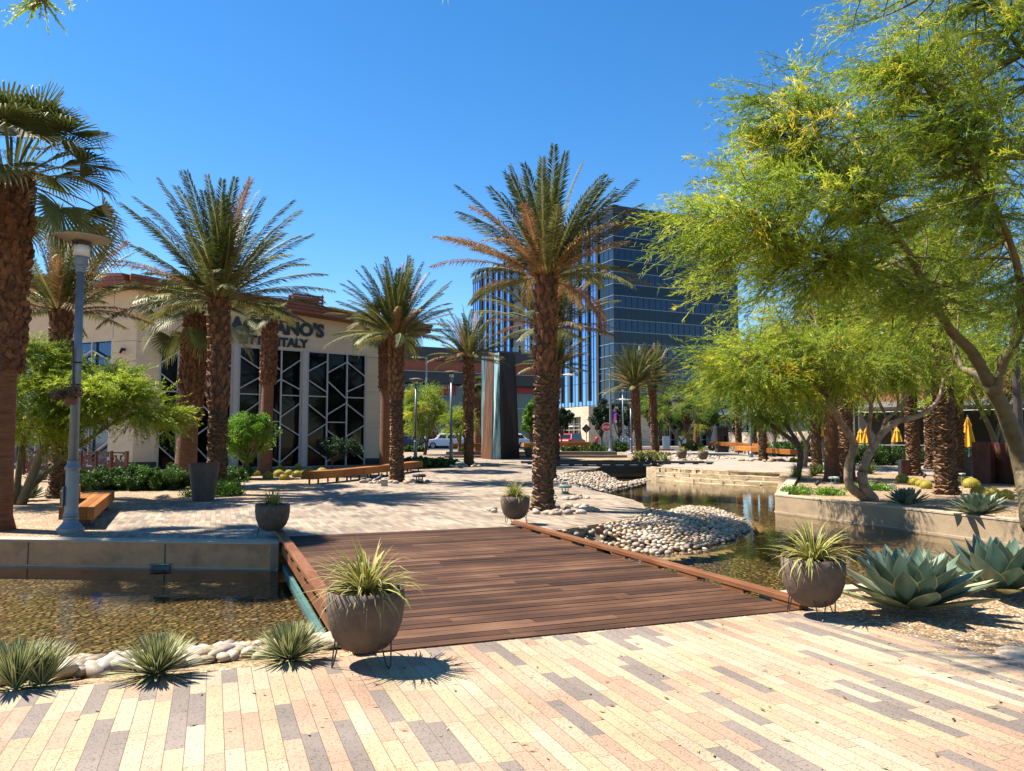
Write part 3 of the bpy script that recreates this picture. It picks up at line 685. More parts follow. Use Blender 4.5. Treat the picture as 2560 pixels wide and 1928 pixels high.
def wl(t,line,w,m):
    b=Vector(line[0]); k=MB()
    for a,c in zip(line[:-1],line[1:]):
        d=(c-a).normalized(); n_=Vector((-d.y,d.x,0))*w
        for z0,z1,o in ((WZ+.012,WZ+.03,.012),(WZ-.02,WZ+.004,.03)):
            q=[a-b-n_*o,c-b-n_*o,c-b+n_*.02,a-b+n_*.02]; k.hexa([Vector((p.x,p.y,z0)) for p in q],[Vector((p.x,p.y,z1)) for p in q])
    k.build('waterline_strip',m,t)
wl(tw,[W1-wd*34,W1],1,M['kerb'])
sj.build('joint',M['dark'],tw,loc=(-(W1-wd*34).x,-(W1-wd*34).y,0))
wall('pond_wall',[W1,fuv(uL,vB+.15),fuv(uR+.2,vB+.2)]+right_edge[1:],'curved paving edge beside the white pebble bank right of the deck',M['concrete'],-.01,.12,-.75,1)
tp=wall('planter_wall',[G(1965,1185)+Vector((.3,0,0)),G(1937,1242),G(2250,1276),G(2560,1311),pl_end[0]],'beige concrete planter wall bordering the right side of the pond',M['concrete'],.03,.32,-.75,1,cap=M['kerb'])
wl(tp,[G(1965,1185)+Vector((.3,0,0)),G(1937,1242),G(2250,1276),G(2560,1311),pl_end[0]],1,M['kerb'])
wall('pond_kerb',[near_curb[1]+VX*.05,near_curb[0]],'low pale concrete kerb between the pond and the two big agaves',M['kerb'],.03,.2,-.7,-1)
# rough ledge
rng=np.random.default_rng(5)
lg=[G(1640,1170),G(1700,1173),G(1800,1178),G(1962,1184)]
t=thing('stone_ledge','rough cream stepped stone ledge along the far side of the pond','ledge',lg[0]); mb=MB()
for lv,(o0,o1,zz) in enumerate(((-.0,1.1,.06),(-1.0,.0,-.12),(-2.1,-1.0,-.31),(-3.3,-2.1,-.49))):
    for i in range(3):
        n=7 if lv==0 else 4
        for k in range(n):
            a=lg[i].lerp(lg[i+1],k/n);b=lg[i].lerp(lg[i+1],(k+(.985 if lv==0 else .998))/n); h=zz+hz(a.y)*.6+rng.uniform(-.03,.04)*(lv==0); d=Vector((0.25,-1,0)).normalized()
            fa_=min(1,(i+k/n)*1.2+.12) if lv else 1; fb2=min(1,(i+(k+1)/n)*1.2+.12) if lv else 1; q=[a-d*o0*fa_,b-d*o0*fb2,b-d*o1*fb2,a-d*o1*fa_]; q=[Vector((p.x+rng.uniform(-.05,.05),p.y+rng.uniform(-.05,.05),0))-Vector((lg[0].x,lg[0].y,0)) for p in q]
            mb.hexa([p+Vector((0,0,-.8)) for p in q],[p+Vector((0,0,h+rng.uniform(-.02,.02))) for p in q],rng.uniform())
mb.build('stone_blocks',M['ledge'],t,loc=(0,0,-lg[0].z))
# stepped cascade behind the far bridge
t=thing('stepped_cascade','dark wet stepped stone cascade behind the far footbridge','fountain',(1.5,49,0)); 
for i,(yy,zt) in enumerate(((0,.02),(1.3,.28),(2.6,.52),(3.9,.74))):
    m=MB(); 
    m.hexa([(-6,yy-.3,-.8),(7.2-i*.5,yy,-.8),(7.2-i*.5,yy+1.3,-.8),(-6,yy+1.3,-.8)],[(-6,yy-.3,zt),(7.2-i*.5,yy,zt),(7.2-i*.5,yy+1.296,zt),(-6,yy+1.296,zt)]); m.build('step',M['cascade'],t)
# ---------------------------------------------------------------- timber deck
t=thing('timber_footbridge','wide dark brown timber deck crossing the pond in the foreground','footbridge',fuv((uL+uR)/2,(vF+vB)/2)); DCN=t.location.copy()
def duv(u,v,z): return fuv(u,v,z)-DCN
mb=MB(); nb=int((vB-vF)/.142); bw=(vB-vF)/nb; rng=np.random.default_rng(3)
for i in range(nb):
    v0=vF+i*bw+.007; v1=vF+(i+1)*bw-.006; u0=uL+.12; joints=[u0]; 
    if rng.uniform()<.85: joints.append(rng.uniform(u0+.8,uR-.8))
    joints.append(uR-.12)
    for a,b in zip(joints[:-1],joints[1:]):
        z=.012+rng.uniform(-.002,.002)
        mb.hexa([duv(a+.002,v0,-.03),duv(b-.002,v0,-.03),duv(b-.002,v1,-.03),duv(a+.002,v1,-.03)],[duv(a+.002,v0,z),duv(b-.002,v0,z),duv(b-.002,v1,z),duv(a+.002,v1,z)],rng.uniform())
mb.build('deck_boards',M['deck'],t)
for sgn,u0 in ((-1,uL),(1,uR)):
    ub=u0 if sgn<0 else u0-.13
    k=MB(); k.hexa([duv(ub,vF-.03,.052),duv(ub+.13,vF-.03,.052),duv(ub+.13,vB+.1,.052),duv(ub,vB+.1,.052)],[duv(ub,vF-.03,.105),duv(ub+.13,vF-.03,.105),duv(ub+.13,vB+.1,.105),duv(ub,vB+.1,.105)],.6)
    bm_=k.build('kerb_beam',M['beam'],t,bevel=.006)
    n=9
    for i in range(n):
        s=MB()
        va=vF+(vB-vF)*(i+.0)/n; 
        s.hexa([duv(ub+.01,va,.013),duv(ub+.12,va,.013),duv(ub+.12,va+.38,.013),duv(ub+.01,va+.38,.013)],[duv(ub+.01,va,.051),duv(ub+.12,va,.051),duv(ub+.12,va+.38,.051),duv(ub+.01,va+.38,.051)],.35)
        s.build('kerb_block',M['beam'],t)
    j=MB(); uj=ub+.06
    j.hexa([duv(uj-.02,vF-.0,-.16),duv(uj+.02,vF,-.16),duv(uj+.02,vB,-.16),duv(uj-.02,vB,-.16)],[duv(uj-.02,vF,-.032),duv(uj+.02,vF,-.032),duv(uj+.02,vB,-.032),duv(uj-.02,vB,-.032)],.3)
    j.build('edge_joist',M['beam'],t)
M['teal']=mat('verdigris_steel',(.06,.15,.14),.5,.2,6,.1,20)
for u0 in (uL+.06,uR-.12):
    g=MB(); g.hexa([duv(u0,vF+.3,-.46),duv(u0+.05,vF+.3,-.46),duv(u0+.05,vB,-.46),duv(u0,vB,-.46)],[duv(u0,vF+.3,-.34),duv(u0+.05,vF+.3,-.34),duv(u0+.05,vB,-.34),duv(u0,vB,-.34)]); g.build('steel_girder',M['teal'],t)
# far bridge
fb=thing('far_footbridge','dark low footbridge across the middle of the pond in the distance','footbridge',(6,43.2,0))
m=MB(); m.box((0,.4,.10),(9.6,2.0,.12)); m.build('deck',M['dark'],fb)
for yy in (-.62,1.42):
    m=MB(); 
    m.box((-.2,yy,.30),(10.6,.10,.07)); m.build('kerb_beam',M['dark'],fb)
    for i in range(14): m=MB(); m.box((-5+i*.76,yy,.212),(.3,.09,.10)); m.build('kerb_block',M['dark'],fb)
m=MB(); m.box((0,-.3,-.12),(9.6,.2,.3)); m.box((0,1.1,-.12),(9.6,.2,.3)); m.build('girder',M['black'],fb)
# teal brackets at the waterline
for p,lab in ((W1-wd*1.83,'teal overflow fitting on the shaded pool wall at the waterline'),(G(2374,1334,WZ),'teal overflow fitting on the sunlit planter wall across the pond')):
    t=thing('overflow_fitting',lab,'water fitting',(p.x-.05,p.y-.03,WZ)); m=MB()
    m.box((0,0,.02),(.30,.07,.05)); m.box((0,-.02,.075),(.32,.09,.012)); m.build('housing',M['teal'],t,bevel=.004)
    m=MB(); m.box((0,-.037,.02),(.24,.004,.012)); m.build('slot',M['black'],t)
# ---------------------------------------------------------------- pebbles
def ico(seed,sub=1):
    import bmesh
    bm=bmesh.new(); bmesh.ops.create_icosphere(bm,subdivisions=sub,radius=1); r=random.Random(seed)
    ax=[Vector((r.gauss(0,1),r.gauss(0,1),r.gauss(0,1))).normalized() for _ in range(4)]; am=[r.uniform(-.16,.14) for _ in ax]
    for v in bm.verts:
        k=1+sum(a*(v.co.dot(x))**2*(1 if i%2 else abs(v.co.dot(x))) for i,(x,a) in enumerate(zip(ax,am)))
        v.co*=k
    vs=np.array([tuple(v.co) for v in bm.verts]); fs=np.array([[v.index for v in f.verts] for f in bm.faces]); bm.free(); return vs,fs
def stone_mat(name,stops):
    m,nt,b=newmat(name); L=nt.links.new
    oi=N(nt,'ShaderNodeObjectInfo'); at_=N(nt,'ShaderNodeAttribute',attribute_name='v'); ad=N(nt,'ShaderNodeMath',operation='ADD'); L(oi.outputs['Random'],ad.inputs[0]); L(at_.outputs['Fac'],ad.inputs[1])
    fr=N(nt,'ShaderNodeMath',operation='FRACT'); L(ad.outputs[0],fr.inputs[0]); rp=ramp(nt,stops); L(fr.outputs[0],rp.inputs[0])
    co=coord(nt); n=N(nt,'ShaderNodeTexNoise',i_Scale=9.0,i_Detail=5.0); L(co,n.inputs['Vector'])
    mr=N(nt,'ShaderNodeMapRange'); mr.inputs['From Min'].default_value=.3; mr.inputs['From Max'].default_value=.7; mr.inputs['To Min'].default_value=.7; mr.inputs['To Max'].default_value=1.12; L(n.outputs['Fac'],mr.inputs[0])
    mx=N(nt,'ShaderNodeVectorMath',operation='SCALE'); L(rp.outputs[0],mx.inputs[0]); L(mr.outputs[0],mx.inputs['Scale']); L(mx.outputs[0],b.inputs['Base Color']); b.inputs['Roughness'].default_value=.6; b.inputs['Specular IOR Level'].default_value=.3
    return m
M['stone_pale']=stone_mat('river_stone',[(0,(.42,.34,.22)),(.2,(.31,.22,.14)),(.35,(.50,.42,.30)),(.45,(.22,.16,.13)),(.55,(.40,.35,.30)),(.68,(.56,.47,.35)),(.8,(.40,.25,.13)),(.9,(.28,.25,.22)),(1,(.50,.42,.30))])
SP=[ico(k,2) for k in range(6)]
SM=[]
for k,(v,f) in enumerate(SP):
    o=npmesh('river_stone',v,f,np.zeros(len(f)),M['stone_pale'],smooth=True); SM.append(o.data); bpy.data.objects.remove(o)
LP=[ico(k+20,1) for k in range(6)]
def one_stone(p,s,rng,label,cat,group,name='river_stone'):
    o=bpy.data.objects.new(name,SM[rng.integers(0,6)]); C.objects.link(o)
    o.location=p; o.scale=(s*rng.uniform(.85,1.25),s*rng.uniform(.7,1.0),s*rng.uniform(.5,.7)); o.rotation_euler=(rng.normal(0,.2),rng.normal(0,.2),rng.uniform(0,6.28))
    tag(o,label,cat,group); return o
def stuff_stones(name,label,P,S,rng,mt,cat='stones'):
    A=NP(); n=len(P); w=rng.integers(0,6,n)
    for k in range(6):
        idx=np.where(w==k)[0]
        if not len(idx): continue
        v,f=LP[k]; a=rng.uniform(0,6.28,len(idx)); sc=S[idx][:,None]*np.stack([rng.uniform(.85,1.25,len(idx)),rng.uniform(.7,1,len(idx)),rng.uniform(.5,.7,len(idx))],-1)
        q=v[None]*sc[:,None,:]; x=q[...,0]*np.cos(a)[:,None]-q[...,1]*np.sin(a)[:,None]; y=q[...,0]*np.sin(a)[:,None]+q[...,1]*np.cos(a)[:,None]
        V=np.stack([x,y,q[...,2]],-1)+P[idx][:,None,:]
        Fq=f[None]+(np.arange(len(idx))*len(v))[:,None,None]
        A.add(V,Fq.reshape(-1,3),np.repeat(rng.uniform(0,1,len(idx)),len(f)))
    o=A.build(name,mt,smooth=True); tag(o,label,cat,kind='stuff'); return o
def scatter(poly,n,rng,mind):
    xs=[p[0] for p in poly];ys=[p[1] for p in poly];out=[];cell={};tries=0
    while len(out)<n and tries<n*30:
        tries+=1; x=rng.uniform(min(xs),max(xs));y=rng.uniform(min(ys),max(ys))
        if not inpoly((x,y),poly): continue
        c=(int(x/mind),int(y/mind)); ok=True
        for i in (-1,0,1):
            for j in (-1,0,1):
                for q in cell.get((c[0]+i,c[1]+j),[]):
                    if (q[0]-x)**2+(q[1]-y)**2<mind*mind: ok=False
        if ok: out.append((x,y)); cell.setdefault(c,[]).append((x,y))
    return out
def seg_dist(p,line):
    best=9
    for a,b in zip(line[:-1],line[1:]):
        ax,ay,bx,by=a[0],a[1],b[0],b[1]; t=max(0,min(1,((p[0]-ax)*(bx-ax)+(p[1]-ay)*(by-ay))/((bx-ax)**2+(by-ay)**2+1e-9)))
        best=min(best,math.hypot(p[0]-ax-t*(bx-ax),p[1]-ay-t*(by-ay)))
    return best
def bank(name,poly,zf,m,step=.15):
    xs=[p[0] for p in poly];ys=[p[1] for p in poly]; nx=int((max(xs)-min(xs))/step)+2; ny=int((max(ys)-min(ys))/step)+2
    mb=MB(); idx={}
    def vtx(i,j):
        if (i,j) not in idx:
            x=min(xs)+i*step;y=min(ys)+j*step; idx[(i,j)]=len(mb.v); mb.v.append((x,y,zf(x,y)))
        return idx[(i,j)]
    for i in range(nx):
        for j in range(ny):
            if inpoly((min(xs)+(i+.5)*step,min(ys)+(j+.5)*step),poly): mb.f.append((vtx(i,j),vtx(i+1,j),vtx(i+1,j+1),vtx(i,j+1))); mb.c.append(.5)
    o=mb.build(name,m,smooth=True); o['kind']='structure'; return o
# near left bank
el=[fuv(uL+.3,vF+.0),fuv(uL-2.4,vF-.04),fuv(uL-5,vF-.3),fuv(uL-9,vF-1.0),fuv(uL-20,vF-3.4)]
def zb1(x,y):
    d=seg_dist((x,y),el); return -.01-d*.178
off=[p+VX*2.9 for p in el]
poly1=[p+VX*-.0 for p in el]+off[::-1]
bank('gravel_bank',poly1,zb1,M['gravel'],.12)
rng=np.random.default_rng(8)
pb=[el[0]+VX*.75]+[p+VX*.42 for p in el[1:3]]+[el[3]+VX*.3]+[p+VX*2.25 for p in el[:4]][::-1]
pts=scatter(pb,1500,rng,.088)
pts.sort(key=lambda p:p[0]**2+p[1]**2)
vis=[p for p in pts if abs(p[0])/p[1]<.69]; nst=0
for p in vis[:175]:
    s=rng.uniform(.05,.095); z=zb1(*p)+rng.uniform(0,.05); d=seg_dist(p,el)
    if d<.6 and rng.uniform()<.3: continue
    one_stone((p[0],p[1],z+s*.3),s*1.0,rng,'rounded pale river stone on the near bank below the spiky agaves','stone','river stones heaped along the near edge of the left pool'); nst+=1
rest=[p for p in pts if p not in set(vis[:175])]
P=np.array([(p[0],p[1],zb1(*p)+.02) for p in rest]); stuff_stones('bank_pebbles','smaller pale pebbles filling the near pool bank',P,rng.uniform(.045,.09,len(P)),rng,M['stone_pale'])
# right bank A (beside the deck)
bA=[fuv(uR+.02,vB-.1),G(1401,1327),G(1500,1311),G(1586,1298),G(1612,1284),G(1618,1270)]
outA=[G(1640,1262,-.15),G(1700,1256,-.3),G(1800,1272,WZ),G(1870,1300,WZ),G(1885,1325,WZ),G(1840,1352,WZ),G(1760,1372,WZ),G(1650,1384,WZ),G(1560,1378,WZ),G(1480,1352,-.3),fuv(uR+.02,vB-1.1)]
polyA=bA+outA
lineA=bA
dm=max(seg_dist(p,lineA) for p in outA)
def zA(x,y):
    d=seg_dist((x,y),lineA); e=seg_dist((x,y),outA+[outA[0]]); 
    k=d/(d+e+1e-6); return -.02-.42*k**1.5-.05*(k>.97)
polyA2=[xy(p) for p in polyA]
def grow(poly,s):
    cx=sum(p[0] for p in poly)/len(poly);cy=sum(p[1] for p in poly)/len(poly); return [(cx+(p[0]-cx)*s,cy+(p[1]-cy)*s) for p in poly]
def zA2(x,y): return zA(x,y) if inpoly((x,y),polyA2) else zA(x,y)-.28*seg_dist((x,y),[p for p in polyA2]+[polyA2[0]])
bank('pebble_bank_bed',grow(polyA2,1.16),lambda x,y:zA2(x,y)-.05 if inpoly((x,y),pond) else -.7,M['gravel2'],.2)
pa=scatter(grow(polyA2,1.03),4600,rng,.078); pa=[p for p in pa if inpoly(p,pond)]
pa.sort(key=lambda p:p[0]**2+p[1]**2)
for p in pa[:130]:
    s=rng.uniform(.045,.08); one_stone((p[0],p[1],zA2(*p)+.02),s,rng,'smooth cream pebble on the bank just right of the timber deck','stone','pebbles on the bank right of the deck')
P=np.array([(p[0],p[1],zA2(*p)+rng.uniform(0,.04)) for p in pa[130:]]); stuff_stones('pebble_bank','bank of smooth cream and grey pebbles running down into the pond',P,rng.uniform(.036,.07,len(P)),rng,M['stone_pale'])
# bank B, farther
polyB=[xy(p) for p in [G(1388,1212),G(1388,1186),G(1440,1180),G(1500,1176),G(1560,1182),G(1612,1192,-.3),G(1622,1202,WZ),G(1580,1212,WZ),G(1520,1226,WZ),G(1470,1232,-.3)]]
topB=[G(1388,1212),G(1388,1186),G(1440,1180),G(1500,1176)]
def zB(x,y):
    d=seg_dist((x,y),topB); e=seg_dist((x,y),[polyB[k] for k in range(4,10)]); k=d/(d+e+1e-6); return .02-.46*k**1.2
bank('pebble_bank_far_bed',grow(polyB,1.08),lambda x,y:zB(x,y)-.06,M['gravel2'],.5)
pb_=scatter(polyB,4200,rng,.125); P=np.array([(p[0],p[1],zB(*p)+rng.uniform(0,.05)) for p in pb_]); stuff_stones('far_pebble_bank','second bank of pale pebbles beyond the leaning palm base',P,rng.uniform(.06,.11,len(P)),rng,M['stone_pale'])
# bank C behind bridge
polyC=[(8.4,46.8),(8.2,53),(12,56),(14.5,50),(12.6,47.2),(10,45.8)]
pc=scatter(polyC,900,rng,.22); P=np.array([(p[0],p[1],hz(p[1])-.12+.02*(p[1]-46)+rng.uniform(0,.06)) for p in pc]); stuff_stones('distant_pebble_bed','pale pebble bed around the two distant date palms',P,rng.uniform(.11,.18,len(P)),rng,M['stone_pale'])
# ================================================================ palms
def pl(px,py,Y=None):
    return G(px,py) if Y is None else onY(px,Y)
def hgt(base,py,px=None): # height of image row py above the base at that depth
    return at(px or 1280,py,base.y).z-base.z
RK='river rocks ringed round palm bases'
def ring(b,r0,r1,n,seed,lab,smin=.07,smax=.13,front=True):
    rng=np.random.default_rng(seed)
    t=None
    for k in range(n):
        a=rng.uniform(0,6.28); r=rng.uniform(r0,r1); s=rng.uniform(smin,smax)
        one_stone((b[0]+r*math.cos(a),b[1]+r*math.sin(a),b[2]+s*.35),s,rng,lab,'rock',lab,name='rock')
def P_(kind,px,py,tx,ty,r,lab,seed,proto,boot,Y=None,cs=1.0,ring_n=0,rz=0,group=None,skirt=1.0,rr=(.5,1.15)):
    b=pl(px,py,Y); b.z=hz(b.y); top=at(tx,ty,b.y); h=top.z-b.z
    t=palm(kind,b,h,r,None,lab,seed,None,group,boot,(top.x-b.x,0),rz,cs,crown_mb=proto,skirt=skirt)
    return t,b
GP='palms around the plaza'
b9=P_('D',1357,1276,1366,690,.225,'tall date palm centre on the plaza with some brown hanging fronds',1,DC[2],.42,cs=.97,rz=.4,group=GP)[1]
b1=P_('F',-18,1325,30,440,.25,'huge fan palm cut by the left picture edge beside the grey lamp post',2,FC[0],.56,cs=1.12,rz=1.0,group=GP,skirt=1.7)[1]
b2=P_('D',148,1245,152,775,.26,'date palm right behind the big grey lamp post',3,DC[1],.30,cs=.98,rz=2,group=GP)[1]
b3=P_('F',462,1213,492,790,.33,'thick fan palm leaning right beside the charcoal planter in front of the restaurant',4,FC[0],.62,cs=1.15,rz=.3,group=GP)[1]
b4=P_('D',541,1236,548,745,.27,'broad date palm with full green crown behind the charcoal planter',5,DC[0],.58,cs=1.15,rz=1.1,group=GP)[1]
b5=P_('F',664,1172,676,805,.26,'small fan palm against the restaurant windows below the lettering',6,FC2,.42,Y=34,cs=1.0,rz=2.2,group=GP)[1]
b6=P_('F',965,1168,966,818,.27,'dark fan palm close behind the twin-trunked rock ring palm at the restaurant corner',7,FC[0],.45,Y=37,cs=1.05,rz=.9,group=GP)[1]
b7=P_('D',992,1205,990,835,.25,'date palm in a rock ring with a pigeon and box light at its foot',8,DC[0],.45,cs=.92,rz=2.6,group=GP)[1]
b8=P_('D',1172,1166,1172,893,.255,'date palm just left of the tapered metal sculpture',9,DC[1],.5,cs=.95,rz=.2,group=GP)[1]
P_('D',1374,1195,1374,820,.24,'date palm hidden behind the trunk of the central tall palm',10,DC[1],.4,Y=30,cs=1.15,rz=1.7,group=GP)
P_('D',1388,1160,1388,915,.25,'farther date palm whose low crown shows on both sides of the central trunk',11,DC[0],.4,Y=47,cs=.9,rz=2.9,group=GP)
P_('F',1192,1128,1195,965,.24,'small fan palm seen between the sculpture and the date palm left of it',12,FC[1],.5,Y=62,cs=.9,group=GP)
P_('D',1596,1137,1586,962,.28,'left palm of the distant pair in front of the glass tower corner',13,DC[0],.5,Y=57,cs=1.0,rz=1.3,group=GP)
P_('D',1637,1133,1629,955,.28,'right palm of the distant pair in front of the glass tower corner',14,DC[0],.5,Y=60,cs=1.0,rz=2.3,group=GP)
P_('F',1717,1123,1712,1000,.32,'left of the two distant fan palms by the stone columns',15,FC[0],.5,Y=82,cs=1.3,group=GP)
P_('F',1741,1122,1744,985,.32,'right of the two distant fan palms by the stone columns',16,FC[1],.5,Y=84,cs=1.4,group=GP)
P_('D',1846,1130,1846,985,.26,'leftmost of three date palms behind the long far orange bench',17,DC[1],.35,Y=62,cs=.95,rz=.5,group=GP)
P_('D',1884,1134,1880,985,.26,'middle of three date palms behind the long far orange bench',18,DC[1],.3,Y=57,cs=.9,rz=1.5,group=GP)
b19=P_('D',1907,1152,1903,975,.26,'date palm in a white pebble ring in front of the far orange bench',19,DC[0],.35,Y=47,cs=.9,rz=2.5,group=GP)[1]
P_('D',2040,1166,2035,940,.25,'date palm just left of the smooth orange fan palm trunk',20,DC[1],.3,Y=38,cs=.9,rz=.8,group=GP)
b21=P_('F',2080,1200,2074,780,.27,'fan palm with smooth bright orange trunk in the right planter',21,FC[1],.3,Y=29.5,cs=1.2,rz=.1,group=GP)[1]
b22=P_('D',2116,1198,2108,850,.25,'date palm touching the smooth orange trunk on its right side',22,DC[1],.3,Y=28.5,cs=.95,rz=.6,group=GP)[1]
P_('D',2282,1190,2262,800,.28,'dark date palm between the forked tree and the thick ringed trunk',23,DC[0],.35,Y=33,cs=1.0,rz=1.9,group=GP)
P_('D',2325,1170,2318,790,.26,'slim date palm farther back left of the thick ringed trunk',24,DC[1],.35,Y=38,cs=1,rz=2.1,group=GP)
b25=P_('D',2366,1236,2350,770,.30,'thick date palm with pale ringed scars among the golden barrel cacti',25,DC[0],.30,cs=1.0,rz=1.2,group=GP)[1]
P_('D',2392,1186,2388,800,.26,'date palm directly right of the thick ringed trunk, farther back',26,DC[1],.3,Y=33,cs=1,rz=.2,group=GP)
ring(b9,.42,1.25,62,1,'buff rock laid in the ring round the central date palm',.06,.13)
ring(b7,.45,1.35,46,2,'buff rock in the ring round the palm with the pigeon',.07,.14)
ring(b8,.5,1.7,44,3,'pale rock in the ring round the palm left of the sculpture',.09,.16)
ring(b19,.5,1.6,30,4,'white rock in the ring round the palm before the far bench',.09,.17)
ring(Vector((b9.x+.75,b9.y+3.4,0)),.25,.7,16,9,'small buff rock around the green path light',.06,.11)
# ================================================================ palo verdes and other trees
B=G(2585,1318); 
def A_(px,py,Y): return at(px,py,Y)
palo('palo_verde_tree','big feathery palo verde filling the upper right of the view, trunk at the right edge',B,[
 ([B,A_(2560,1180,15.2),A_(2520,1050,15),A_(2475,960,14.8)],[.21,.175,.15,.13]),
 ([A_(2475,960,14.8),A_(2430,880,14.6),A_(2380,830,14.4),A_(2330,760,14),A_(2240,700,13.2),A_(2080,640,12.2),A_(1900,560,11.5)],[.12,.10,.085,.07,.05,.035,.02]),
 ([A_(2500,1000,15),A_(2440,935,15.4),A_(2395,900,16),A_(2350,700,16.5)],[.1,.08,.06,.03]),
 ([A_(2490,985,14.8),A_(2510,900,14.6),A_(2550,820,14.4),A_(2540,650,14),A_(2440,420,13.2),A_(2300,200,12.6)],[.10,.09,.08,.06,.04,.02]),
 ([A_(2550,820,14.4),A_(2620,700,14),A_(2700,500,13.6),A_(2600,200,12.8),A_(2450,0,12.5)],[.1,.09,.07,.05,.02]),
 ([A_(2330,760,14),A_(2250,600,13),A_(2100,450,12.3),A_(1950,330,11.9)],[.07,.055,.035,.015]),
 ([A_(2450,0,12.5),Vector((4.2,10.6,9.4)),Vector((1.6,8.6,8.0)),Vector((-.4,7.3,6.9))],[.04,.035,.02,.008]),
 ([A_(2540,650,14),A_(2480,500,14.6),A_(2500,300,15),A_(2350,60,15)],[.07,.05,.04,.02])],
 [(tuple(A_(2330,560,13.5)),(2.0,2.6,2.4),3.4),(tuple(A_(2020,560,12.2)),(1.5,1.6,1.1),1.6),(tuple(A_(1790,520,11.6)),(1.15,1.2,.75),.75),(tuple(A_(2080,340,12.4)),(1.35,1.6,1.1),1.25),
  (tuple(A_(2400,230,13)),(1.9,2.2,1.6),2.3),(tuple(A_(2250,90,12.6)),(1.0,1.3,.8),.6),(tuple(A_(1960,700,12.6)),(1.5,1.5,.55),.9),(tuple(A_(2560,560,14.5)),(2.0,2.4,2.6),2.6),(tuple(A_(2500,0,13)),(1.8,2,1.2),1.2),(tuple(A_(1950,210,12)),(.55,.8,.35),.25),((-.1,7.0,6.9),(.9,.45,.25),.2)],
 31,hubs=600,tw=13,tlen=(.4,1.05),dens=24,lw=.0072,ll=.12,yellow=.09,stretchdir=(-.55,0,.05),group='palo verde trees')
B2=G(2182,1252)
palo('palo_verde_tree','twisted forked palo verde rooted in the right planter with a low spreading crown',B2,[
 ([B2,A_(2160,1215,20),A_(2155,1180,20)],[.17,.13,.12]),
 ([B2+Vector((-.08,0,.0)),A_(2125,1215,20),A_(2122,1160,20),A_(2135,1110,19.8),A_(2105,1060,19.6),A_(2075,1010,19.4),A_(2050,990,19.2),A_(2010,960,18.8),A_(1960,945,18.3)],[.13,.115,.105,.1,.085,.075,.065,.05,.02]),
 ([A_(2155,1180,20),A_(2180,1120,20.2),A_(2230,1060,20.4),A_(2300,1038,20.6),A_(2345,1000,20.8),A_(2360,940,21),A_(2370,900,21)],[.12,.105,.085,.07,.05,.035,.02]),
 ([A_(2180,1120,20.2),A_(2172,1075,20),A_(2178,1015,19.8),A_(2160,990,19.5)],[.07,.06,.05,.02]),
 ([A_(2205,1080,20.3),A_(2215,1050,20.6),A_(2245,1020,20.8),A_(2235,960,21),A_(2200,900,20.8)],[.05,.045,.04,.03,.015]),
 ([A_(2245,1020,20.8),A_(2270,990,21.2),A_(2290,945,21.5)],[.035,.03,.012])],
 [(tuple(A_(2040,880,19.6)),(1.9,2.0,.85),2.2),(tuple(A_(1850,900,18.6)),(1.5,1.7,.8),1.6),(tuple(A_(2230,870,20.6)),(1.9,2.0,.9),2.0),(tuple(A_(2150,950,21)),(1.7,1.5,.4),.7),(tuple(A_(1990,780,19.6)),(1.2,1.4,.6),.6)],
 32,hubs=230,tw=15,tlen=(.4,1.0),dens=22,lw=.009,ll=.14,bark='pv_bark2',yellow=.05,stretchdir=(-.45,0,-.12),group='palo verde trees')
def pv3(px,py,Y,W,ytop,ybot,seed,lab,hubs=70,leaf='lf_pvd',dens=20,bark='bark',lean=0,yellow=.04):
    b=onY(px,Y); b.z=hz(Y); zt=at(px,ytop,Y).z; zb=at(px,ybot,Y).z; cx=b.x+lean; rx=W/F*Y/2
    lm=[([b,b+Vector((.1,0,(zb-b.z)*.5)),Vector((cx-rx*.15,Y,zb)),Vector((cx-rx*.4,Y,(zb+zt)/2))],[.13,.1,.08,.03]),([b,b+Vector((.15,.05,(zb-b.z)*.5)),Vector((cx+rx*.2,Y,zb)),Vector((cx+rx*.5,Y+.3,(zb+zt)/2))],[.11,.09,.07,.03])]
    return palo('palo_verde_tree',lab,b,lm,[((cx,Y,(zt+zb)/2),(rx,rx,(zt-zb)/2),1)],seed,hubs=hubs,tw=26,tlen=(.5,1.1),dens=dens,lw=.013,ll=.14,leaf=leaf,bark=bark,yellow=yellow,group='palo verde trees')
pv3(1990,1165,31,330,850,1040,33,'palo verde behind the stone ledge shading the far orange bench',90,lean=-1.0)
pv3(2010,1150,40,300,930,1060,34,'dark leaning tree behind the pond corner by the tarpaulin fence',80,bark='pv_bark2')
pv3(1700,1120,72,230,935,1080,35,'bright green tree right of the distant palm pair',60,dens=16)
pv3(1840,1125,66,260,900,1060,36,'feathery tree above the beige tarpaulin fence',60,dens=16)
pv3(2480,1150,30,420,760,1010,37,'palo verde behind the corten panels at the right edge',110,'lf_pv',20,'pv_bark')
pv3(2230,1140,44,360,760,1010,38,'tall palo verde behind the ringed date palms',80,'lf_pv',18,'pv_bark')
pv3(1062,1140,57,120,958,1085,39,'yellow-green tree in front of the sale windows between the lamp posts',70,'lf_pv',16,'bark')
pv3(1145,1140,54,60,1015,1085,40,'slim loose tree left of the sculpture by the white car',24,'lf_pv',14,'pv_bark2')
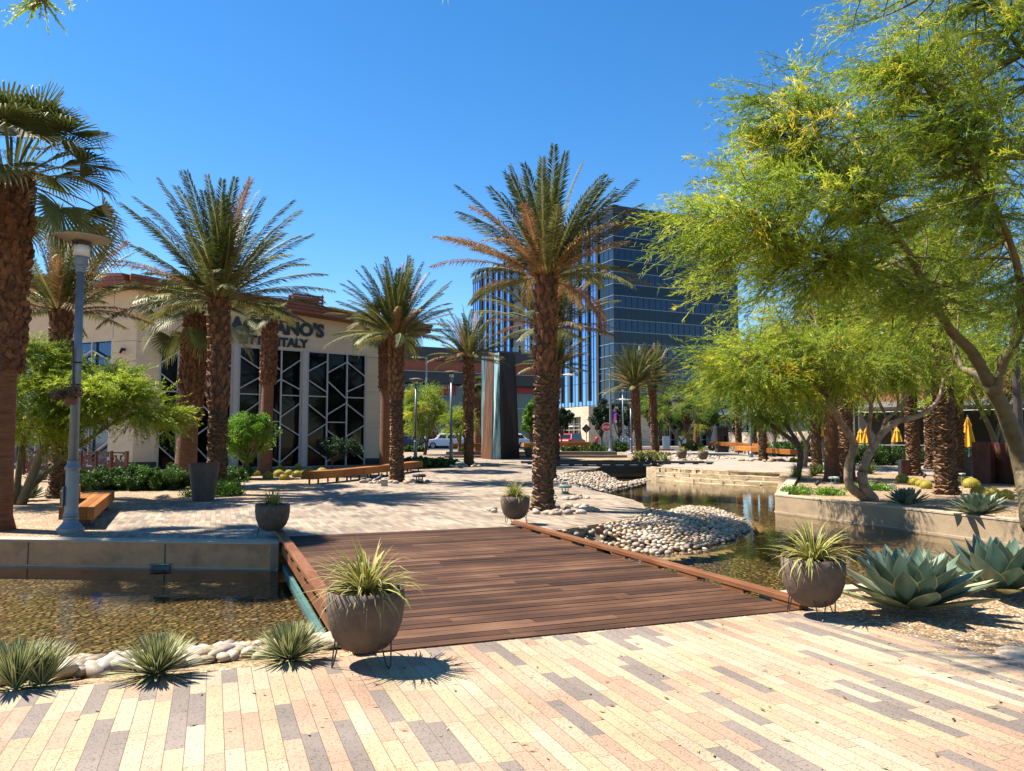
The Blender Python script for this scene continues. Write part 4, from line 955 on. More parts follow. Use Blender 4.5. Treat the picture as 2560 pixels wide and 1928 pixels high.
# left palo verde
B3=G(52,1262)
palo('palo_verde_tree','sunlit yellow-green palo verde leaning right behind the grey lamp post',B3,[
 ([B3,A_(85,1180,19),A_(110,1120,19),A_(170,1060,19),A_(230,1010,19),A_(330,990,18.6)],[.12,.1,.085,.06,.04,.015]),
 ([A_(60,1240,19.2),A_(130,1170,19.4),A_(220,1100,19.4),A_(320,1040,19.2),A_(420,1040,19)],[.07,.055,.045,.03,.01]),
 ([B3+Vector((-.2,.1,0)),A_(60,1100,19.4),A_(110,1000,19.2),A_(130,900,19)],[.09,.07,.05,.02]),
 ([B3+Vector((-.3,0,0)),A_(20,1080,19),A_(0,980,18.6),A_(60,880,18.6)],[.08,.06,.05,.02])],
 [(tuple(A_(110,960,19)),(1.6,1.7,.95),2.4),(tuple(A_(250,980,18.8)),(1.15,1.3,.8),1.3),(tuple(A_(370,1030,18.6)),(.85,.8,.42),.5),(tuple(A_(60,1050,19)),(1.2,1.3,.5),.7)],
 41,hubs=230,tw=17,tlen=(.35,.8),dens=26,lw=.0085,ll=.10,yellow=.05,stretchdir=(.35,0,-.05),group='palo verde trees')
# overhead branch (own tree, trunk standing left of the camera)
B4=Vector((-3.4,.2,0))
palo('palo_verde_tree','palo verde twig hanging into the top left corner of the sky',B4,[([B4,Vector((-3.3,.7,1.8)),Vector((-2.9,1.5,3.1)),Vector((-2.2,2.5,3.65)),A_(118,-40,3)],[.12,.1,.06,.02,.005]),([A_(118,-40,3),A_(113,20,3),A_(118,34,3)],[.005,.004,.002])],
 [(tuple(A_(112,4,3)),(.07,.06,.05),.03)],42,hubs=4,tw=9,tlen=(.06,.15),dens=24,lw=.0022,ll=.022,yellow=0,stretchdir=(0,0,-.3),group='palo verde trees')
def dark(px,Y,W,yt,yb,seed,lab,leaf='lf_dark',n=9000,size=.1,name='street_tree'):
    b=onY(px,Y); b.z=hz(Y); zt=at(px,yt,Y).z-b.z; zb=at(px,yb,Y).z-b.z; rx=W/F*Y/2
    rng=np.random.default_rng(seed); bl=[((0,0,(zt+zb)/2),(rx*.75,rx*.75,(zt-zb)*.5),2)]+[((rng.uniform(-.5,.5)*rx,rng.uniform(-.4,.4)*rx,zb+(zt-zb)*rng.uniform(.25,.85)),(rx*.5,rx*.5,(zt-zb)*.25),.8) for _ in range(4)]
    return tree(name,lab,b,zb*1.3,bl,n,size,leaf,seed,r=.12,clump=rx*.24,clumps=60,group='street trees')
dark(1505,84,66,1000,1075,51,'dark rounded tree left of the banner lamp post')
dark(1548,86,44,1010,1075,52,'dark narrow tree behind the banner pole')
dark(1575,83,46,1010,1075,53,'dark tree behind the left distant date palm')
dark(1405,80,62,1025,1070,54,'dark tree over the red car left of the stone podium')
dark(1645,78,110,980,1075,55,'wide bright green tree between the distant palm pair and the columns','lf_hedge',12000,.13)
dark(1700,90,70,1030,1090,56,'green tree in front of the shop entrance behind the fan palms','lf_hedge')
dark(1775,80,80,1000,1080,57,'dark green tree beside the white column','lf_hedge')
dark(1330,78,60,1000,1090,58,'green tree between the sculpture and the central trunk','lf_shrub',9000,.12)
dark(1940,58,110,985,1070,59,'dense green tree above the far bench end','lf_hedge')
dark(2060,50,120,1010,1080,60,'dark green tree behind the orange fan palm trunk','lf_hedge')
t=tree('shrub_tree','round bright green shrub tree in front of the restaurant windows',G(615,1196),1.5,[((0,0,1.75),(1.05,.9,.85),2),((.55,0,2.0),(.6,.6,.5),1),((-.65,0,1.9),(.6,.6,.5),1),((0,.1,1.2),(.8,.6,.4),.8)],15000,.05,'lf_shrub',61,r=.035,stems=4,clump=.3,clumps=70,bark='pv_bark2')
tree('shrub_tree','dark thin shrub in front of the right restaurant window',G(830,1180),1.0,[((0,0,1.1),(.75,.6,.45),2),((.9,0,1.1),(.6,.5,.4),1)],5000,.045,'lf_dark',62,r=.025,stems=4,clump=.25,clumps=40)
# ================================================================ potted plants
potprof=[(0,.0),(.10,.0),(.165,.03),(.225,.10),(.262,.20),(.278,.32),(.275,.43),(.262,.43),(.258,.40),(0.0,.385)]
def potted(loc,label,seed,group,n=150,L=(.22,.42),rust=False,old=None):
    t=thing('potted_plant',label,'potted plant',loc,0,group)
    p=MB(); p.lathe([(r,z+.10) for r,z in potprof[:-1]]+[(.255,.48)],40); p.build('pot',M['pot'],t,smooth=True)
    s=MB(); s.lathe([(0.0,.505),(.1,.51),(.2,.495),(.257,.48)],24); s.build('soil',M['soil'],t)
    st=MB(); 
    R0=.20
    for k in range(3):
        a=2*PI*k/3+.5+seed
        c1,s1=math.cos(a),math.sin(a); tx,ty=-s1,c1
        pts=[(R0*c1+tx*.055,R0*s1+ty*.055,.195),((R0+.03)*c1+tx*.02,(R0+.03)*s1+ty*.02,.03),((R0+.035)*c1,(R0+.035)*s1,.008),((R0+.03)*c1-tx*.02,(R0+.03)*s1-ty*.02,.03),(R0*c1-tx*.055,R0*s1-ty*.055,.195)]
        st.tube(pts,.0055,6)
    cir=[(.205*math.cos(q*PI/12),.205*math.sin(q*PI/12),.185) for q in range(25)]; st.tube(cir,.006,5)
    st.build('wire_stand',M['black'],t)
    A=straps(seed,n,(L[0]*.95,L[1]*1.1),.0125,(10,89),(.35,1.9),(.05,.92),edge=.84)
    rng=np.random.default_rng(seed); V,Fq,v=blades(rng,n//3,(L[0]*.8,L[1]),.006,(0,60),(1.2,2.6),(-1,0,1),.3,None,5,.04,(.9,1.0)); A.add(V,Fq,v)
    A.build('plant',M['lf_strap'],t,loc=(0,0,.505)); return t
GPOT='brown bowl pots of strap leaved plants on wire stands'
pots=[(912,1661,'largest brown pot with striped strap leaves at the near left corner of the deck',1,170,(.26,.46)),
 (2036,1542,'brown pot at the near right corner of the deck beside the big agaves',2,150,(.24,.46)),
 (680,1342,'brown pot at the far left corner of the deck',3,140,(.2,.36)),
 (1288,1311,'brown pot at the far right corner of the deck before the tall palm',4,170,(.24,.42))]
Y0=None
for px,py,lab,s,n,L in pots: potted(G(px,py),lab,s,GPOT,n,L)
for px,Y,lab,s in ((1283,50.5,'left of the two distant pots at the foot of the dark sculpture',5),(1324,50,'right of the two distant pots at the foot of the dark sculpture',6),(1704,47.5,'left of the two distant pots on the far side of the pond',7),(1757,46,'right of the two distant pots on the far side of the pond',8)):
    b=onY(px,Y); b.z=hz(Y)+.004; potted(b,lab,s,GPOT,70,(.24,.4)).scale=(1.12,)*3
# charcoal planter by the palm
def bigpot(loc,label,r0,r1,h,m):
    t=thing('planter',label,'planter',loc); p=MB(); p.lathe([(0,0),(r0,0),(r0+(r1-r0)*.5,h*.5),(r1,h-.03),(r1+.01,h),(r1-.05,h),(r1-.06,h-.06),(0,h-.07)],36); p.build('pot',m,t,smooth=False)
    s=MB(); s.lathe([(0,h-.05),(r1-.062,h-.055)],24); s.build('soil',M['soil'],t); return t
bigpot(G(508,1253),'tall tapered charcoal planter on the paving edge before the palms',.26,.385,.98,M['potgrey'])
bp=onY(2411,33); bp.z=0; bigpot(bp,'grey tapered planter beside the corten panels on the right',.25,.36,.84,M['potgrey'])
# ================================================================ agaves
AGo=agave_mesh(5,66,.66).build('rosette',M['lf_agave'],smooth=True); AGm=AGo.data; bpy.data.objects.remove(AGo)
AG2o=agave_mesh(9,58,.62).build('rosette',M['lf_agave'],smooth=True); AG2m=AG2o.data; bpy.data.objects.remove(AG2o)
def agave(loc,s,rz,label,me):
    o=bpy.data.objects.new('agave',me); C.objects.link(o); o.location=loc; o.scale=(s,)*3; o.rotation_euler=(0,0,rz); return tag(o,label,'agave','broad leaved grey green agaves')
agave(G(2278,1532),1.16,.5,'big grey-green agave in the right foreground beside the pot',AGm)
agave(G(2505,1490),1.22,2,'biggest agave, behind and right of the foreground one, cut by the right edge',AG2m)
agave(G(2262,1268)+Vector((0,-.1,.03)),.92,1,'left agave on the planter gravel near the forked tree base',AG2m)
agave(G(2440,1293)+Vector((0,-.1,.03)),.98,2.6,'right agave on the planter gravel near the wall',AGm)
agave(G(72,1252)+Vector((0,0,.03)),.82,.2,'agave by the foot of the leaning tree left of the lamp post',AG2m)
agave(G(95,1205)+Vector((.0,0,0)),.9,.9,'shaded agave beside the date palm trunk at the left fence',AGm)
GF='spiky thread agaves along the pool bank'
def fili(loc,label,seed,n,L,up=88,lo=2):
    t=thing('spiky_agave',label,'agave',loc,0,GF); rng=np.random.default_rng(seed); A=NP()
    V,Fq,v=blades(rng,n,L,.0105,(lo,up),(-.05,.25),(-1,-.55,.55,1),.35,lambda t:1.0*(1-t**4)+.1,5,.03,(0,.75),.98,True,.02,.1,.9); A.add(V,Fq,v)
    V,Fq,v=blades(rng,30,(.12,L[1]*.9),.010,(-5,12),(.1,.5),(-1,0,1),.3,None,4,.03,(.75,.9)); A.add(V,Fq,v)
    A.build('rosette',M['lf_fili'],t); return t
def nb(px,py): 
    p=G(px,py); p.z=zb1(p.x,p.y)+.01 if inpoly((p.x,p.y),poly1) else 0; return p
fili(nb(392,1690),'round spiky agave in the middle of the near pool bank',3,210,(.24,.335))
fili(nb(725,1648),'round spiky agave nearest the deck on the pool bank',4,200,(.24,.33))
fili(nb(38,1718),'taller shaggy agave clump at the left picture edge',5,130,(.26,.36),89,35)
fili(nb(103,1704),'smaller shaggy agave clump touching the one at the left edge',6,120,(.22,.31),89,30)
# ================================================================ golden barrels
def barrel():
    A=NP(); nr=24; nv=9; V=[];Fq=[];c=[]
    rng=np.random.default_rng(1)
    for i in range(nv+1):
        ph=PI*.5*(i/nv)*1.75-PI*.33; 
        rr=max(0,math.cos(ph)); zz=math.sin(ph)*.88
        if i==nv: rr=.12; zz=.86
        for k in range(nr*2):
            a=PI*k/nr; q=rr*(1.0 if k%2 else .86); V.append((q*math.cos(a),q*math.sin(a),zz+.5))
    for i in range(nv):
        for k in range(nr*2): Fq.append((i*nr*2+k,i*nr*2+(k+1)%(nr*2),(i+1)*nr*2+(k+1)%(nr*2),(i+1)*nr*2+k)); c.append(.35)
    A.add(V,Fq,c); V=np.array(V).reshape(nv+1,nr*2,3)
    S=[];sc=[]
    for k in range(1,nr*2,2):
        for j in range(26):
            t=rng.uniform(.5,nv-.01); i=int(t); p=V[i,k]*(1-t+i)+V[i+1,k]*(t-i); 
            for q in range(3):
                d=np.array(p-[0,0,.5])+rng.normal(0,.5,3); d/=np.linalg.norm(d); l=.13; s=np.cross(d,rng.normal(0,1,3)); s/=np.linalg.norm(s); S+= [p-s*.009,p+s*.009,p+d*l+s*.002,p+d*l-s*.002]; sc.append(rng.uniform(.7,1))
    A.add(np.array(S),np.arange(len(S)).reshape(-1,4),sc)
    for j in range(60):
        a=rng.uniform(0,6.28)
    o=A.build('barrel_cactus',M['cactus']); me=o.data; bpy.data.objects.remove(o); return me
BM_=barrel()
def cact(px,py,r,label,group,Y=None):
    b=G(px,py) if Y is None else onY(px,Y); b.z=hz(b.y); o=bpy.data.objects.new('barrel_cactus',BM_); C.objects.link(o); o.location=b; s=r; o.scale=(s,s,s*.92); o.rotation_euler=(0,0,px%6); tag(o,label,'cactus',group)
g1='golden barrel cacti in front of the restaurant'
for i,(px,py,w_) in enumerate([(670,1197,27),(697,1192,27),(711,1200,25),(722,1188,21),(742,1193,25),(760,1188,22),(773,1181,20),(764,1197,26),(805,1186,26),(700,1176,20),(745,1172,19),(640,1190,22)]):
    b=G(px,py); cact(px,py,w_/2/F*b.y*.98,['leftmost golden barrel cactus of the group left of the long bench','golden barrel cactus in the group left of the long bench','golden barrel cactus in the group left of the long bench','golden barrel cactus in the group left of the long bench','golden barrel cactus in the group left of the long bench','golden barrel cactus in the group left of the long bench','golden barrel cactus in the group left of the long bench','golden barrel cactus in the group left of the long bench','golden barrel cactus half hidden behind the bench end','shaded barrel cactus behind the sunlit group','second shaded barrel cactus behind the sunlit group','dark barrel cactus at the shrub tree foot'][i],g1)
g2='golden barrel cacti in the right planter'
for i,(px,py,w_,lab) in enumerate([(2256,1207,32,'leftmost golden barrel cactus in the planter row'),(2286,1213,30,'second golden barrel cactus from the left in the planter row'),(2303,1216,26,'third golden barrel cactus from the left in the planter row'),(2317,1222,30,'front golden barrel cactus left of the ringed palm'),(2410,1214,36,'golden barrel cactus right behind the ringed palm'),(2428,1220,38,'wide golden barrel cactus right of the ringed palm'),(2447,1238,36,'golden barrel cactus third from the right edge group'),(2481,1244,38,'golden barrel cactus second from the right end'),(2516,1248,36,'rightmost dark golden barrel cactus'),(2385,1204,22,'small golden barrel cactus behind the ringed palm')]):
    b=G(px,py); cact(px,py,w_/2/F*b.y,lab,g2)
g3='distant barrel cacti at the far bench end'
for px,w_ in ((1981,14),(1990,12),(2000,13),(2012,14),(2021,12)): cact(px,0,w_/2/F*45*1.2,'small distant golden barrel cactus at the end of the far orange bench',g3,Y=45.5)
# ================================================================ low planting
def L_(px,py,r): p=G(px,py); return (p.x,p.y,p.z,r)
mound('hedge','long low rosemary hedge in front of the restaurant fence, half in shade',[L_(225,1228,.8),L_(270,1224,.8),L_(320,1224,.85),L_(370,1224,.85),L_(415,1224,.8),L_(450,1222,.6)],.75,60000,.036,'lf_hedge',71,'hedge')
mound('low_shrub','low green shrub right of the charcoal planter under the palm',[L_(575,1206,.75),L_(600,1200,.6)],.55,5000,.05,'lf_hedge',72,'shrub')
mound('low_shrub','bright creeping shrub at the palm foot beside the charcoal planter',[L_(562,1240,.32),L_(585,1238,.25)],.4,2600,.035,'lf_shrub',73,'shrub')
mound('low_shrub','small yellow-green plant left of the charcoal planter foot',[L_(478,1242,.25)],.16,700,.03,'lf_shrub',74,'shrub')
mound('low_shrub','dark green shrub mound between the two mid lamp posts',[L_(1035,1164,1.0),L_(1060,1168,1.0),L_(1085,1168,1.0),L_(1105,1166,.9)],.42,14000,.07,'lf_hedge',75,'shrub')
for i,(px,Y,w_,lab) in enumerate([(1035,66,60,'clipped hedge behind the left mid lamp post'),(1175,64,60,'clipped hedge left behind the sculpture'),(1345,70,80,'clipped hedge right behind the sculpture'),(1430,66,60,'clipped hedge behind the far bench under the red car'),(1495,70,80,'clipped hedge around the red hydrant')]):
    r=w_/F*Y/2*.42; b=onY(px,Y); mound('hedge',lab,[(b.x-r*1.2,Y,hz(Y),r),(b.x,Y,hz(Y),r),(b.x+r*1.2,Y,hz(Y),r)],.5,5000,.09,'lf_hedge',80+i)
for i,(px,Y,w_,h,lab) in enumerate([(1492,60,44,.9,'rounded shrub in front of the red hydrant'),(1550,66,36,1.0,'rounded shrub beside the banner lamp base'),(1735,72,60,.9,'dark shrubs at the feet of the distant fan palms'),(1800,72,60,.8,'low dark shrubs right of the distant fan palms')]):
    b=onY(px,Y); r=w_/F*Y/2; mound('low_shrub',lab,[(b.x,Y,hz(Y),r)],h,3500,.08,'lf_hedge',90+i,'shrub')
mound('hedge','green hedge behind the far orange bench',[(onY(x,54).x,54,.4,.9) for x in (1940,1970,2000,2030)],1.1,9000,.08,'lf_hedge',95)
mound('hedge','clipped hedge below the railing of the umbrella terrace',[(onY(x,42).x,42,.2,1.0) for x in (2140,2190,2240,2290,2340,2400)],1.15,16000,.07,'lf_hedge',96)
for i,(px,py,r,h) in enumerate([(1990,1236,.45,.18),(2075,1238,.4,.14),(2190,1226,.4,.16),(2135,1226,.3,.12)]):
    mound('ground_shrub','low creeping green plant on the planter gravel '+['at its left corner','in front of the orange palm','right of the forked tree base','behind the forked tree base'][i],[L_(px,py,r)],h,1600,.035,'lf_shrub',100+i,'shrub')
for i,(px,py,s,lab) in enumerate([(1990,1180,.5,'pale yucca at the inner pond corner'),(2035,1190,.62,'dark yucca left of the smooth orange palm trunk'),(2050,1184,.55,'dark yucca behind the one by the orange palm'),(2175,1185,.7,'dark yucca clump behind the forked tree'),(1990,1200,.5,'grey-green tufted plant on the pond corner gravel')]):
    b=G(px,py); t=thing('yucca',lab,'yucca',b,0,'yuccas in the right planter'); rng=np.random.default_rng(i); A=NP(); V,Fq,v=blades(rng,120,(s*.7,s),.018,(0,85),(-.05,.3),(-1,0,1),.3,None,4,.03,(0,.5) if i!=4 else (.4,.8)); A.add(V,Fq,v); A.build('rosette',M['lf_fili'],t)
g=None
for i,(px,Y) in enumerate([(1590,47.5),(1606,47.2),(1625,47),(1642,47.5),(1662,47)]):
    b=onY(px,Y); b.z=.25; t=thing('yucca','spiky green tuft in the planting below the distant palm pair','yucca',b,0,'tufts below the distant palm pair'); rng=np.random.default_rng(i+50); A=NP(); V,Fq,v=blades(rng,90,(.35,.6),.03,(10,85),(-.05,.4),(-1,0,1),.3,None,4,.05,(.3,.9)); A.add(V,Fq,v); A.build('rosette',M['lf_fili'],t)
mound('low_shrub','yellow flowering ground plants at the foot of the right distant palm',[(onY(1625,52).x,52,.37,.9),(onY(1650,52.5).x,52.5,.37,.9),(onY(1605,51.5).x,51.5,.37,.6)],.45,3000,.06,'lf_strap',108,'shrub')
# ================================================================ lamps
def lamp(loc,h,label,s=1.0,detail=True,group='grey lamp posts with flat disc tops'):
    t=thing('lamp_post',label,'lamp post',loc,0,group)
    b=MB(); b.lathe([(0,0),(.215,0),(.215,.075),(.19,.095),(.13,.17),(.115,.21),(.125,.235),(.125,.26),(.112,.275),(.124,.29),(.124,.31),(.112,.33),(.108,.36),(.105,1.05),(.125,1.085),(.128,1.11),(.105,1.15),(.088,1.19),(.095,1.205),(.088,1.23),(.0,1.23)],28)
    b.build('base',M['metal_grey'],t,smooth=False)
    p=MB(); p.tube([(0,0,1.2),(0,0,h-.62)],[.082,.062],20); p.build('pole',M['metal_grey'],t,smooth=True)
    f=MB(); f.lathe([(.05,h-.62),(.085,h-.60),(.085,h-.5),(.105,h-.47),(.105,h-.35),(.12,h-.34),(.12,h-.32),(0,h-.32)],20); f.build('fitter',M['metal_grey'],t)
    g=MB(); g.lathe([(0,h-.32),(.125,h-.32),(.14,h-.13),(0,h-.13)],20); g.build('lamp_glass',M['lampglass'],t,smooth=True)
    c=MB()
    for k in range(3): c.lathe([(.150,h-.13+k*.032),(.158,h-.125+k*.032),(.150,h-.12+k*.032)],20)
    for k in range(4):
        a=PI*k/2; c.tube([(.14*math.cos(a),.14*math.sin(a),h-.15),(.14*math.cos(a),.14*math.sin(a),h-.03)],.006,5)
    c.build('cage',M['black'],t)
    d=MB(); d.lathe([(0,h-.06),(.15,h-.055),(.44,h-.012),(.46,h),(.44,h+.012),(.2,h+.05),(0,h+.07)],36); d.build('lamp_disc',M['metal_disc'],t,smooth=True)
    if detail:
        a=MB(); a.box((-.094,-.075,.62),(.02,.10,.34)); a.build('access_door',M['metal_grey'],t,bevel=.004)
    return t
LB=G(176,1331); lh=hgt(LB,597,208); lamp(LB,lh,'large grey lamp post at the left beside the timber bench with a hanging basket')
hz_=at(200,1010,LB.y).z
t=thing('hanging_basket','small rust brown basket of dried plants strapped to the left lamp post','hanging basket',(LB.x,LB.y,hz_),0)
m=MB(); m.lathe([(0,-.02),(.085,-.02),(.115,.13),(.10,.13),(.0,.11)],14,c=(.02,-.19,0)); m.build('pot',mat('rusty_basket',(.13,.05,.03),.7,.3,10),t)
m=MB(); m.tube([(0,-.09,.10),(0,-.115,.95)],.016,6); 
for z in (.33,.72): m.lathe([(.086,z-.012),(.098,z),(.086,z+.012)],16)
for sx in (-.1,.1): m.tube([(0,-.1,.5),(sx+.02,-.19,.13)],.004,4)
m.tube([(0,-.11,.7),(0,-.14,1.0),(-.02,-.12,1.08)],.02,6); m.build('bracket',M['black'],t)
A=leafy(np.random.default_rng(4),[((.0,-.19,.17),(.27,.2,.10),1)],1500,.026,(.1,1),clump=.07,clumps=34); A.build('dried_plants',leafmat('dried_leaf',[(0,(.05,.03,.015)),(1,(.22,.13,.07))],.1),t)
b=onY(1039,50); lamp(b,at(1041,948,50).z-b.z,'left of the two distant disc lamp posts before the sale windows',detail=False)
b=onY(1128,46); lamp(b,at(1131,930,46).z-b.z,'right of the two distant disc lamp posts beside the date palm',detail=False)
b=onY(1578,58); lamp(b,at(1579,1000,58).z-b.z,'distant disc lamp post directly left of the palm pair',detail=False)
b=onY(1558,72); lamp(b,at(1558,970,72).z-b.z,'thin distant lamp post between the banner pole and the palm pair',detail=False)
def street(px,Y,py,label,arm=1,banner=False):
    b=onY(px,Y); b.z=hz(Y); h=at(px,py,Y).z-b.z; t=thing('street_light',label,'street light',b,0,'tall street light poles')
    m=MB(); m.lathe([(0,0),(.3,0),(.3,.1),(.2,.3),(.17,1.1),(.22,1.2),(.12,1.4),(0,1.4)],16); m.tube([(0,0,1.2),(0,0,h)],[.12,.085],12); m.build('pole',M['metal_grey'],t)
    d=MB(); 
    zz=h-.05 if not banner else at(px,999,Y).z-b.z
    d.tube([(0,0,zz-.15),(arm*.3,0,zz),(arm*1.0,0,zz+.02)],.05,8); d.build('arm',M['metal_grey'],t)
    l=MB(); l.lathe([(0,-.08),(.3,-.05),(.5,0),(.45,.05),(0,.12)],16,c=(arm*1.05,0,zz)); l.build('lamp_head',M['lampglass'],t)
    if banner:
        z1=at(px,1025,Y).z-b.z; z0=at(px,1056,Y).z-b.z; bn=MB(); bn.box((.33,0,(z0+z1)/2),(.42,.02,z1-z0)); 
        mm,nt,bb=newmat('banner_cloth'); co=coord(nt); sx=N(nt,'ShaderNodeTexNoise',i_Scale=2.2,i_Detail=1.0); nt.links.new(co,sx.inputs['Vector']); rp=ramp(nt,[(0,(.03,.04,.25)),(.42,(.35,.06,.40)),(.5,(.75,.25,.45)),(.58,(.8,.7,.8)),(.7,(.1,.08,.4))],'CONSTANT'); nt.links.new(sx.outputs['Fac'],rp.inputs[0]); nt.links.new(rp.outputs[0],bb.inputs['Base Color'])
        bn.build('banner',mm,t)
        for zq in (z1+.03,z0-.03): r=MB(); r.box((.3,0,zq),(.6,.03,.03)); r.build('banner_bracket',M['metal_grey'],t)
    return t
street(1065,78,893,'tall street light behind the left trees before the retail building',-1)
street(1390,62,936,'street light pole right beside the central palm trunk')
street(1527,66,921,'tall pole with a purple banner left of the distant palm pair',1,True)
b=onY(1877,52); b.z=hz(52); t=thing('utility_pole','thin grey pole between the date palms behind the far bench','pole',b); m=MB(); m.tube([(0,0,0),(0,0,4.6)],.07,10); m.lathe([(0,0),(.14,0),(.14,.3),(.08,.4)],12); m.build('shaft',M['metal_grey'],t)
b=onY(2548,24); t=thing('dark_post','dark thick post standing behind the right palo verde trunk','post',b); m=MB(); m.tube([(0,0,0),(0,0,5.4)],[.13,.12],14); m.lathe([(0,0),(.2,0),(.2,.04),(.13,.06)],14); m.build('shaft',mat('brown_post',(.05,.035,.03),.6,.2,6),t)
# ================================================================ benches
def plank(mb,a,b,w,z0,z1,val=.5,off=0):
    d=(b-a).normalized(); n=Vector((-d.y,d.x,0)); q=[a+n*off,b+n*off,b+n*(off+w),a+n*(off+w)]
    mb.hexa([Vector((p.x,p.y,z0)) for p in q],[Vector((p.x,p.y,z1)) for p in q],val)
# left bench: seat block with backrest block
p1=G(147,1267,.40);p2=G(236,1267,.40);p3=G(287,1226,.40);p4=G(214,1226,.40)
t=thing('timber_bench','chunky orange brown timber bench behind the left lamp post','bench',(p2.x,p2.y,0)); o2=Vector((p2.x,p2.y,0))
m=MB()
for k in range(5):
    f0=k/5;f1=(k+.985)/5
    q=[p1.lerp(p2,f0),p1.lerp(p2,f1),p4.lerp(p3,f1),p4.lerp(p3,f0)]; q=[Vector((v.x,v.y,0))-o2 for v in q]
    m.hexa([v+Vector((0,0,.17)) for v in q],[v+Vector((0,0,.40+.002*(k%2))) for v in q],random.random())
m.build('seat',M['bench'],t,bevel=.006)
m=MB(); q=[p1,p1.lerp(p2,.22),p4.lerp(p3,.22).lerp(p1.lerp(p2,.22),.55),p4.lerp(p1,.55)]; q=[Vector((v.x,v.y,0))-o2 for v in q]
m.hexa([v+Vector((0,.02,.404)) for v in q],[v+Vector((0,.02,.68)) for v in q],.7); m.build('backrest',M['bench'],t,bevel=.006)
for f in (.15,.5,.85):
    m=MB(); v=p1.lerp(p2,.5).lerp(p4.lerp(p3,.5),f)-o2; m.box((v.x,v.y,.085),(.45,.12,.168)); m.build('leg',M['black'],t)
def longbench(pts,label,w=.5,z=.46,seg=1.6,group='long orange timber benches',th=.28):
    b=Vector(pts[0]); t=thing('timber_bench',label,'bench',b,0,group); m=MB(); lg=MB(); k=0
    for i in range(len(pts)-1):
        a=Vector(pts[i])-b; c=Vector(pts[i+1])-b; L=(c-a).length; n=max(1,int(L/seg)); d=(c-a).normalized(); nn=Vector((-d.y,d.x,0)); rz=math.atan2(d.y,d.x)
        for j in range(n):
            p=a.lerp(c,j/n); q=a.lerp(c,(j+.988)/n); ql=[p,q,q+nn*w,p+nn*w]; m.hexa([v+Vector((0,0,z-th)) for v in ql],[v+Vector((0,0,z)) for v in ql],random.random())
            for f in (.2,.8):
                e=p.lerp(q,f); 
                for o in (.06,w-.06): lg.box(((e+nn*o).x,(e+nn*o).y,(e.z)+(z-th)/2),(.05,.05,z-th+.0),rz)
    m.build('seat',M['bench'],t,bevel=.008); lg.build('leg',M['black'],t); return t
longbench([G(783,1212),G(860,1205),G(960,1192),G(1058,1177)],'long orange timber bench curving along the plaza edge before the restaurant')
p=onY(1768,58); longbench([onY(1768,58)+Vector((0,0,.467)),onY(1905,52.5)+Vector((0,0,.37))],'rear part of the long orange bench on the far plaza',.6,.5)
longbench([onY(1835,50)+Vector((0,0,.33)),onY(1975,44.5)+Vector((0,0,.24))],'front part of the long orange bench beside the palm in the white ring',.6,.5)
longbench([onY(1130,55)+Vector((0,0,.42)),onY(1205,55)+Vector((0,0,.42))],'low brown bench along the top of the cascade left of the sculpture',.5,.46)
longbench([onY(1310,56)+Vector((0,0,.43)),onY(1478,58)+Vector((0,0,.46))],'low brown bench above the cascade right of the sculpture',.5,.46)
# ================================================================ restaurant
def Fq_(px,Y): return onY(px,Y)
F0=G(393,1179);F1=G(913,1162); fd=Vector((F1.x-F0.x,F1.y-F0.y,0)).normalized(); fn=Vector((fd.y,-fd.x,0))
def online(px):
    k=(px-1280)/F*math.cos(PITCH) # x = k*y approx
    # F0 + s*fd : x=k*y
    return (k*F0.y-F0.x)/(fd.x-k*fd.y)
def fz(px,py):
    s=online(px); p=F0+fd*s; return at(px,py,p.y).z
S0=online(333); S1=online(978); C0=F0+fd*S0; C0.z=0
GZ=.0
ld=Vector((-math.cos(R(24)),math.sin(R(24)),0)); lnn=Vector((-ld.y,ld.x,0)); lnn=lnn if lnn.y<0 else -lnn
rest=thing('restaurant_building','beige plaster restaurant with rust red eaves and tall lattice windows','building',(C0.x,C0.y,0))
def W_(s,z,o=0): # facade coords, s from corner
    return fd*s+fn*o+Vector((0,0,z))
def Wl(s,z,o=0): return ld*s+lnn*o+Vector((0,0,z))
print('REST',S1-S0,C0,[round(fz(p,q),2) for p,q in ((403,864),(900,917),(760,905),(336,734),(800,811))])
wt0=8.9; wt1=7.9; LW=S1-S0
def zt(s): return wt0+(wt1-wt0)*s/LW
# windows in px
wins=[(393,578),(593,752),(766,914)]
zTop=lambda s:6.25
gb=MB()
def slab(mb,Wf,s0,s1,z0,z1,o0=-.35,o1=0,val=.5,z0b=None,z1b=None):
    z0b=z0 if z0b is None else z0b; z1b=z1 if z1b is None else z1b
    mb.hexa([Wf(s0,z0,o0),Wf(s1,z0b,o0),Wf(s1,z0b,o1),Wf(s0,z0,o1)],[Wf(s0,z1,o0),Wf(s1,z1b,o0),Wf(s1,z1b,o1),Wf(s0,z1,o1)],val)
ss=[online(a)-S0 for w_ in wins for a in w_]
slab(gb,W_,0,ss[0],.55,6.25); slab(gb,W_,ss[1],ss[2],.1,6.25);slab(gb,W_,ss[3],ss[4],.1,6.25);slab(gb,W_,ss[5],LW,.55,6.25)
slab(gb,W_,0,LW,6.25,wt0,z1b=wt1)
# left face: windows two
lw=[(1.6,4.4),(5.2,8.4)]
def lzt(s): return wt0+.05*s
slab(gb,Wl,0.0,lw[0][0],.55,6.3,-.35,0); slab(gb,Wl,lw[0][1],lw[1][0],.55,6.3); slab(gb,Wl,lw[1][1],16,.55,6.3); slab(gb,Wl,0,16,6.3,lzt(0),z1b=lzt(16))
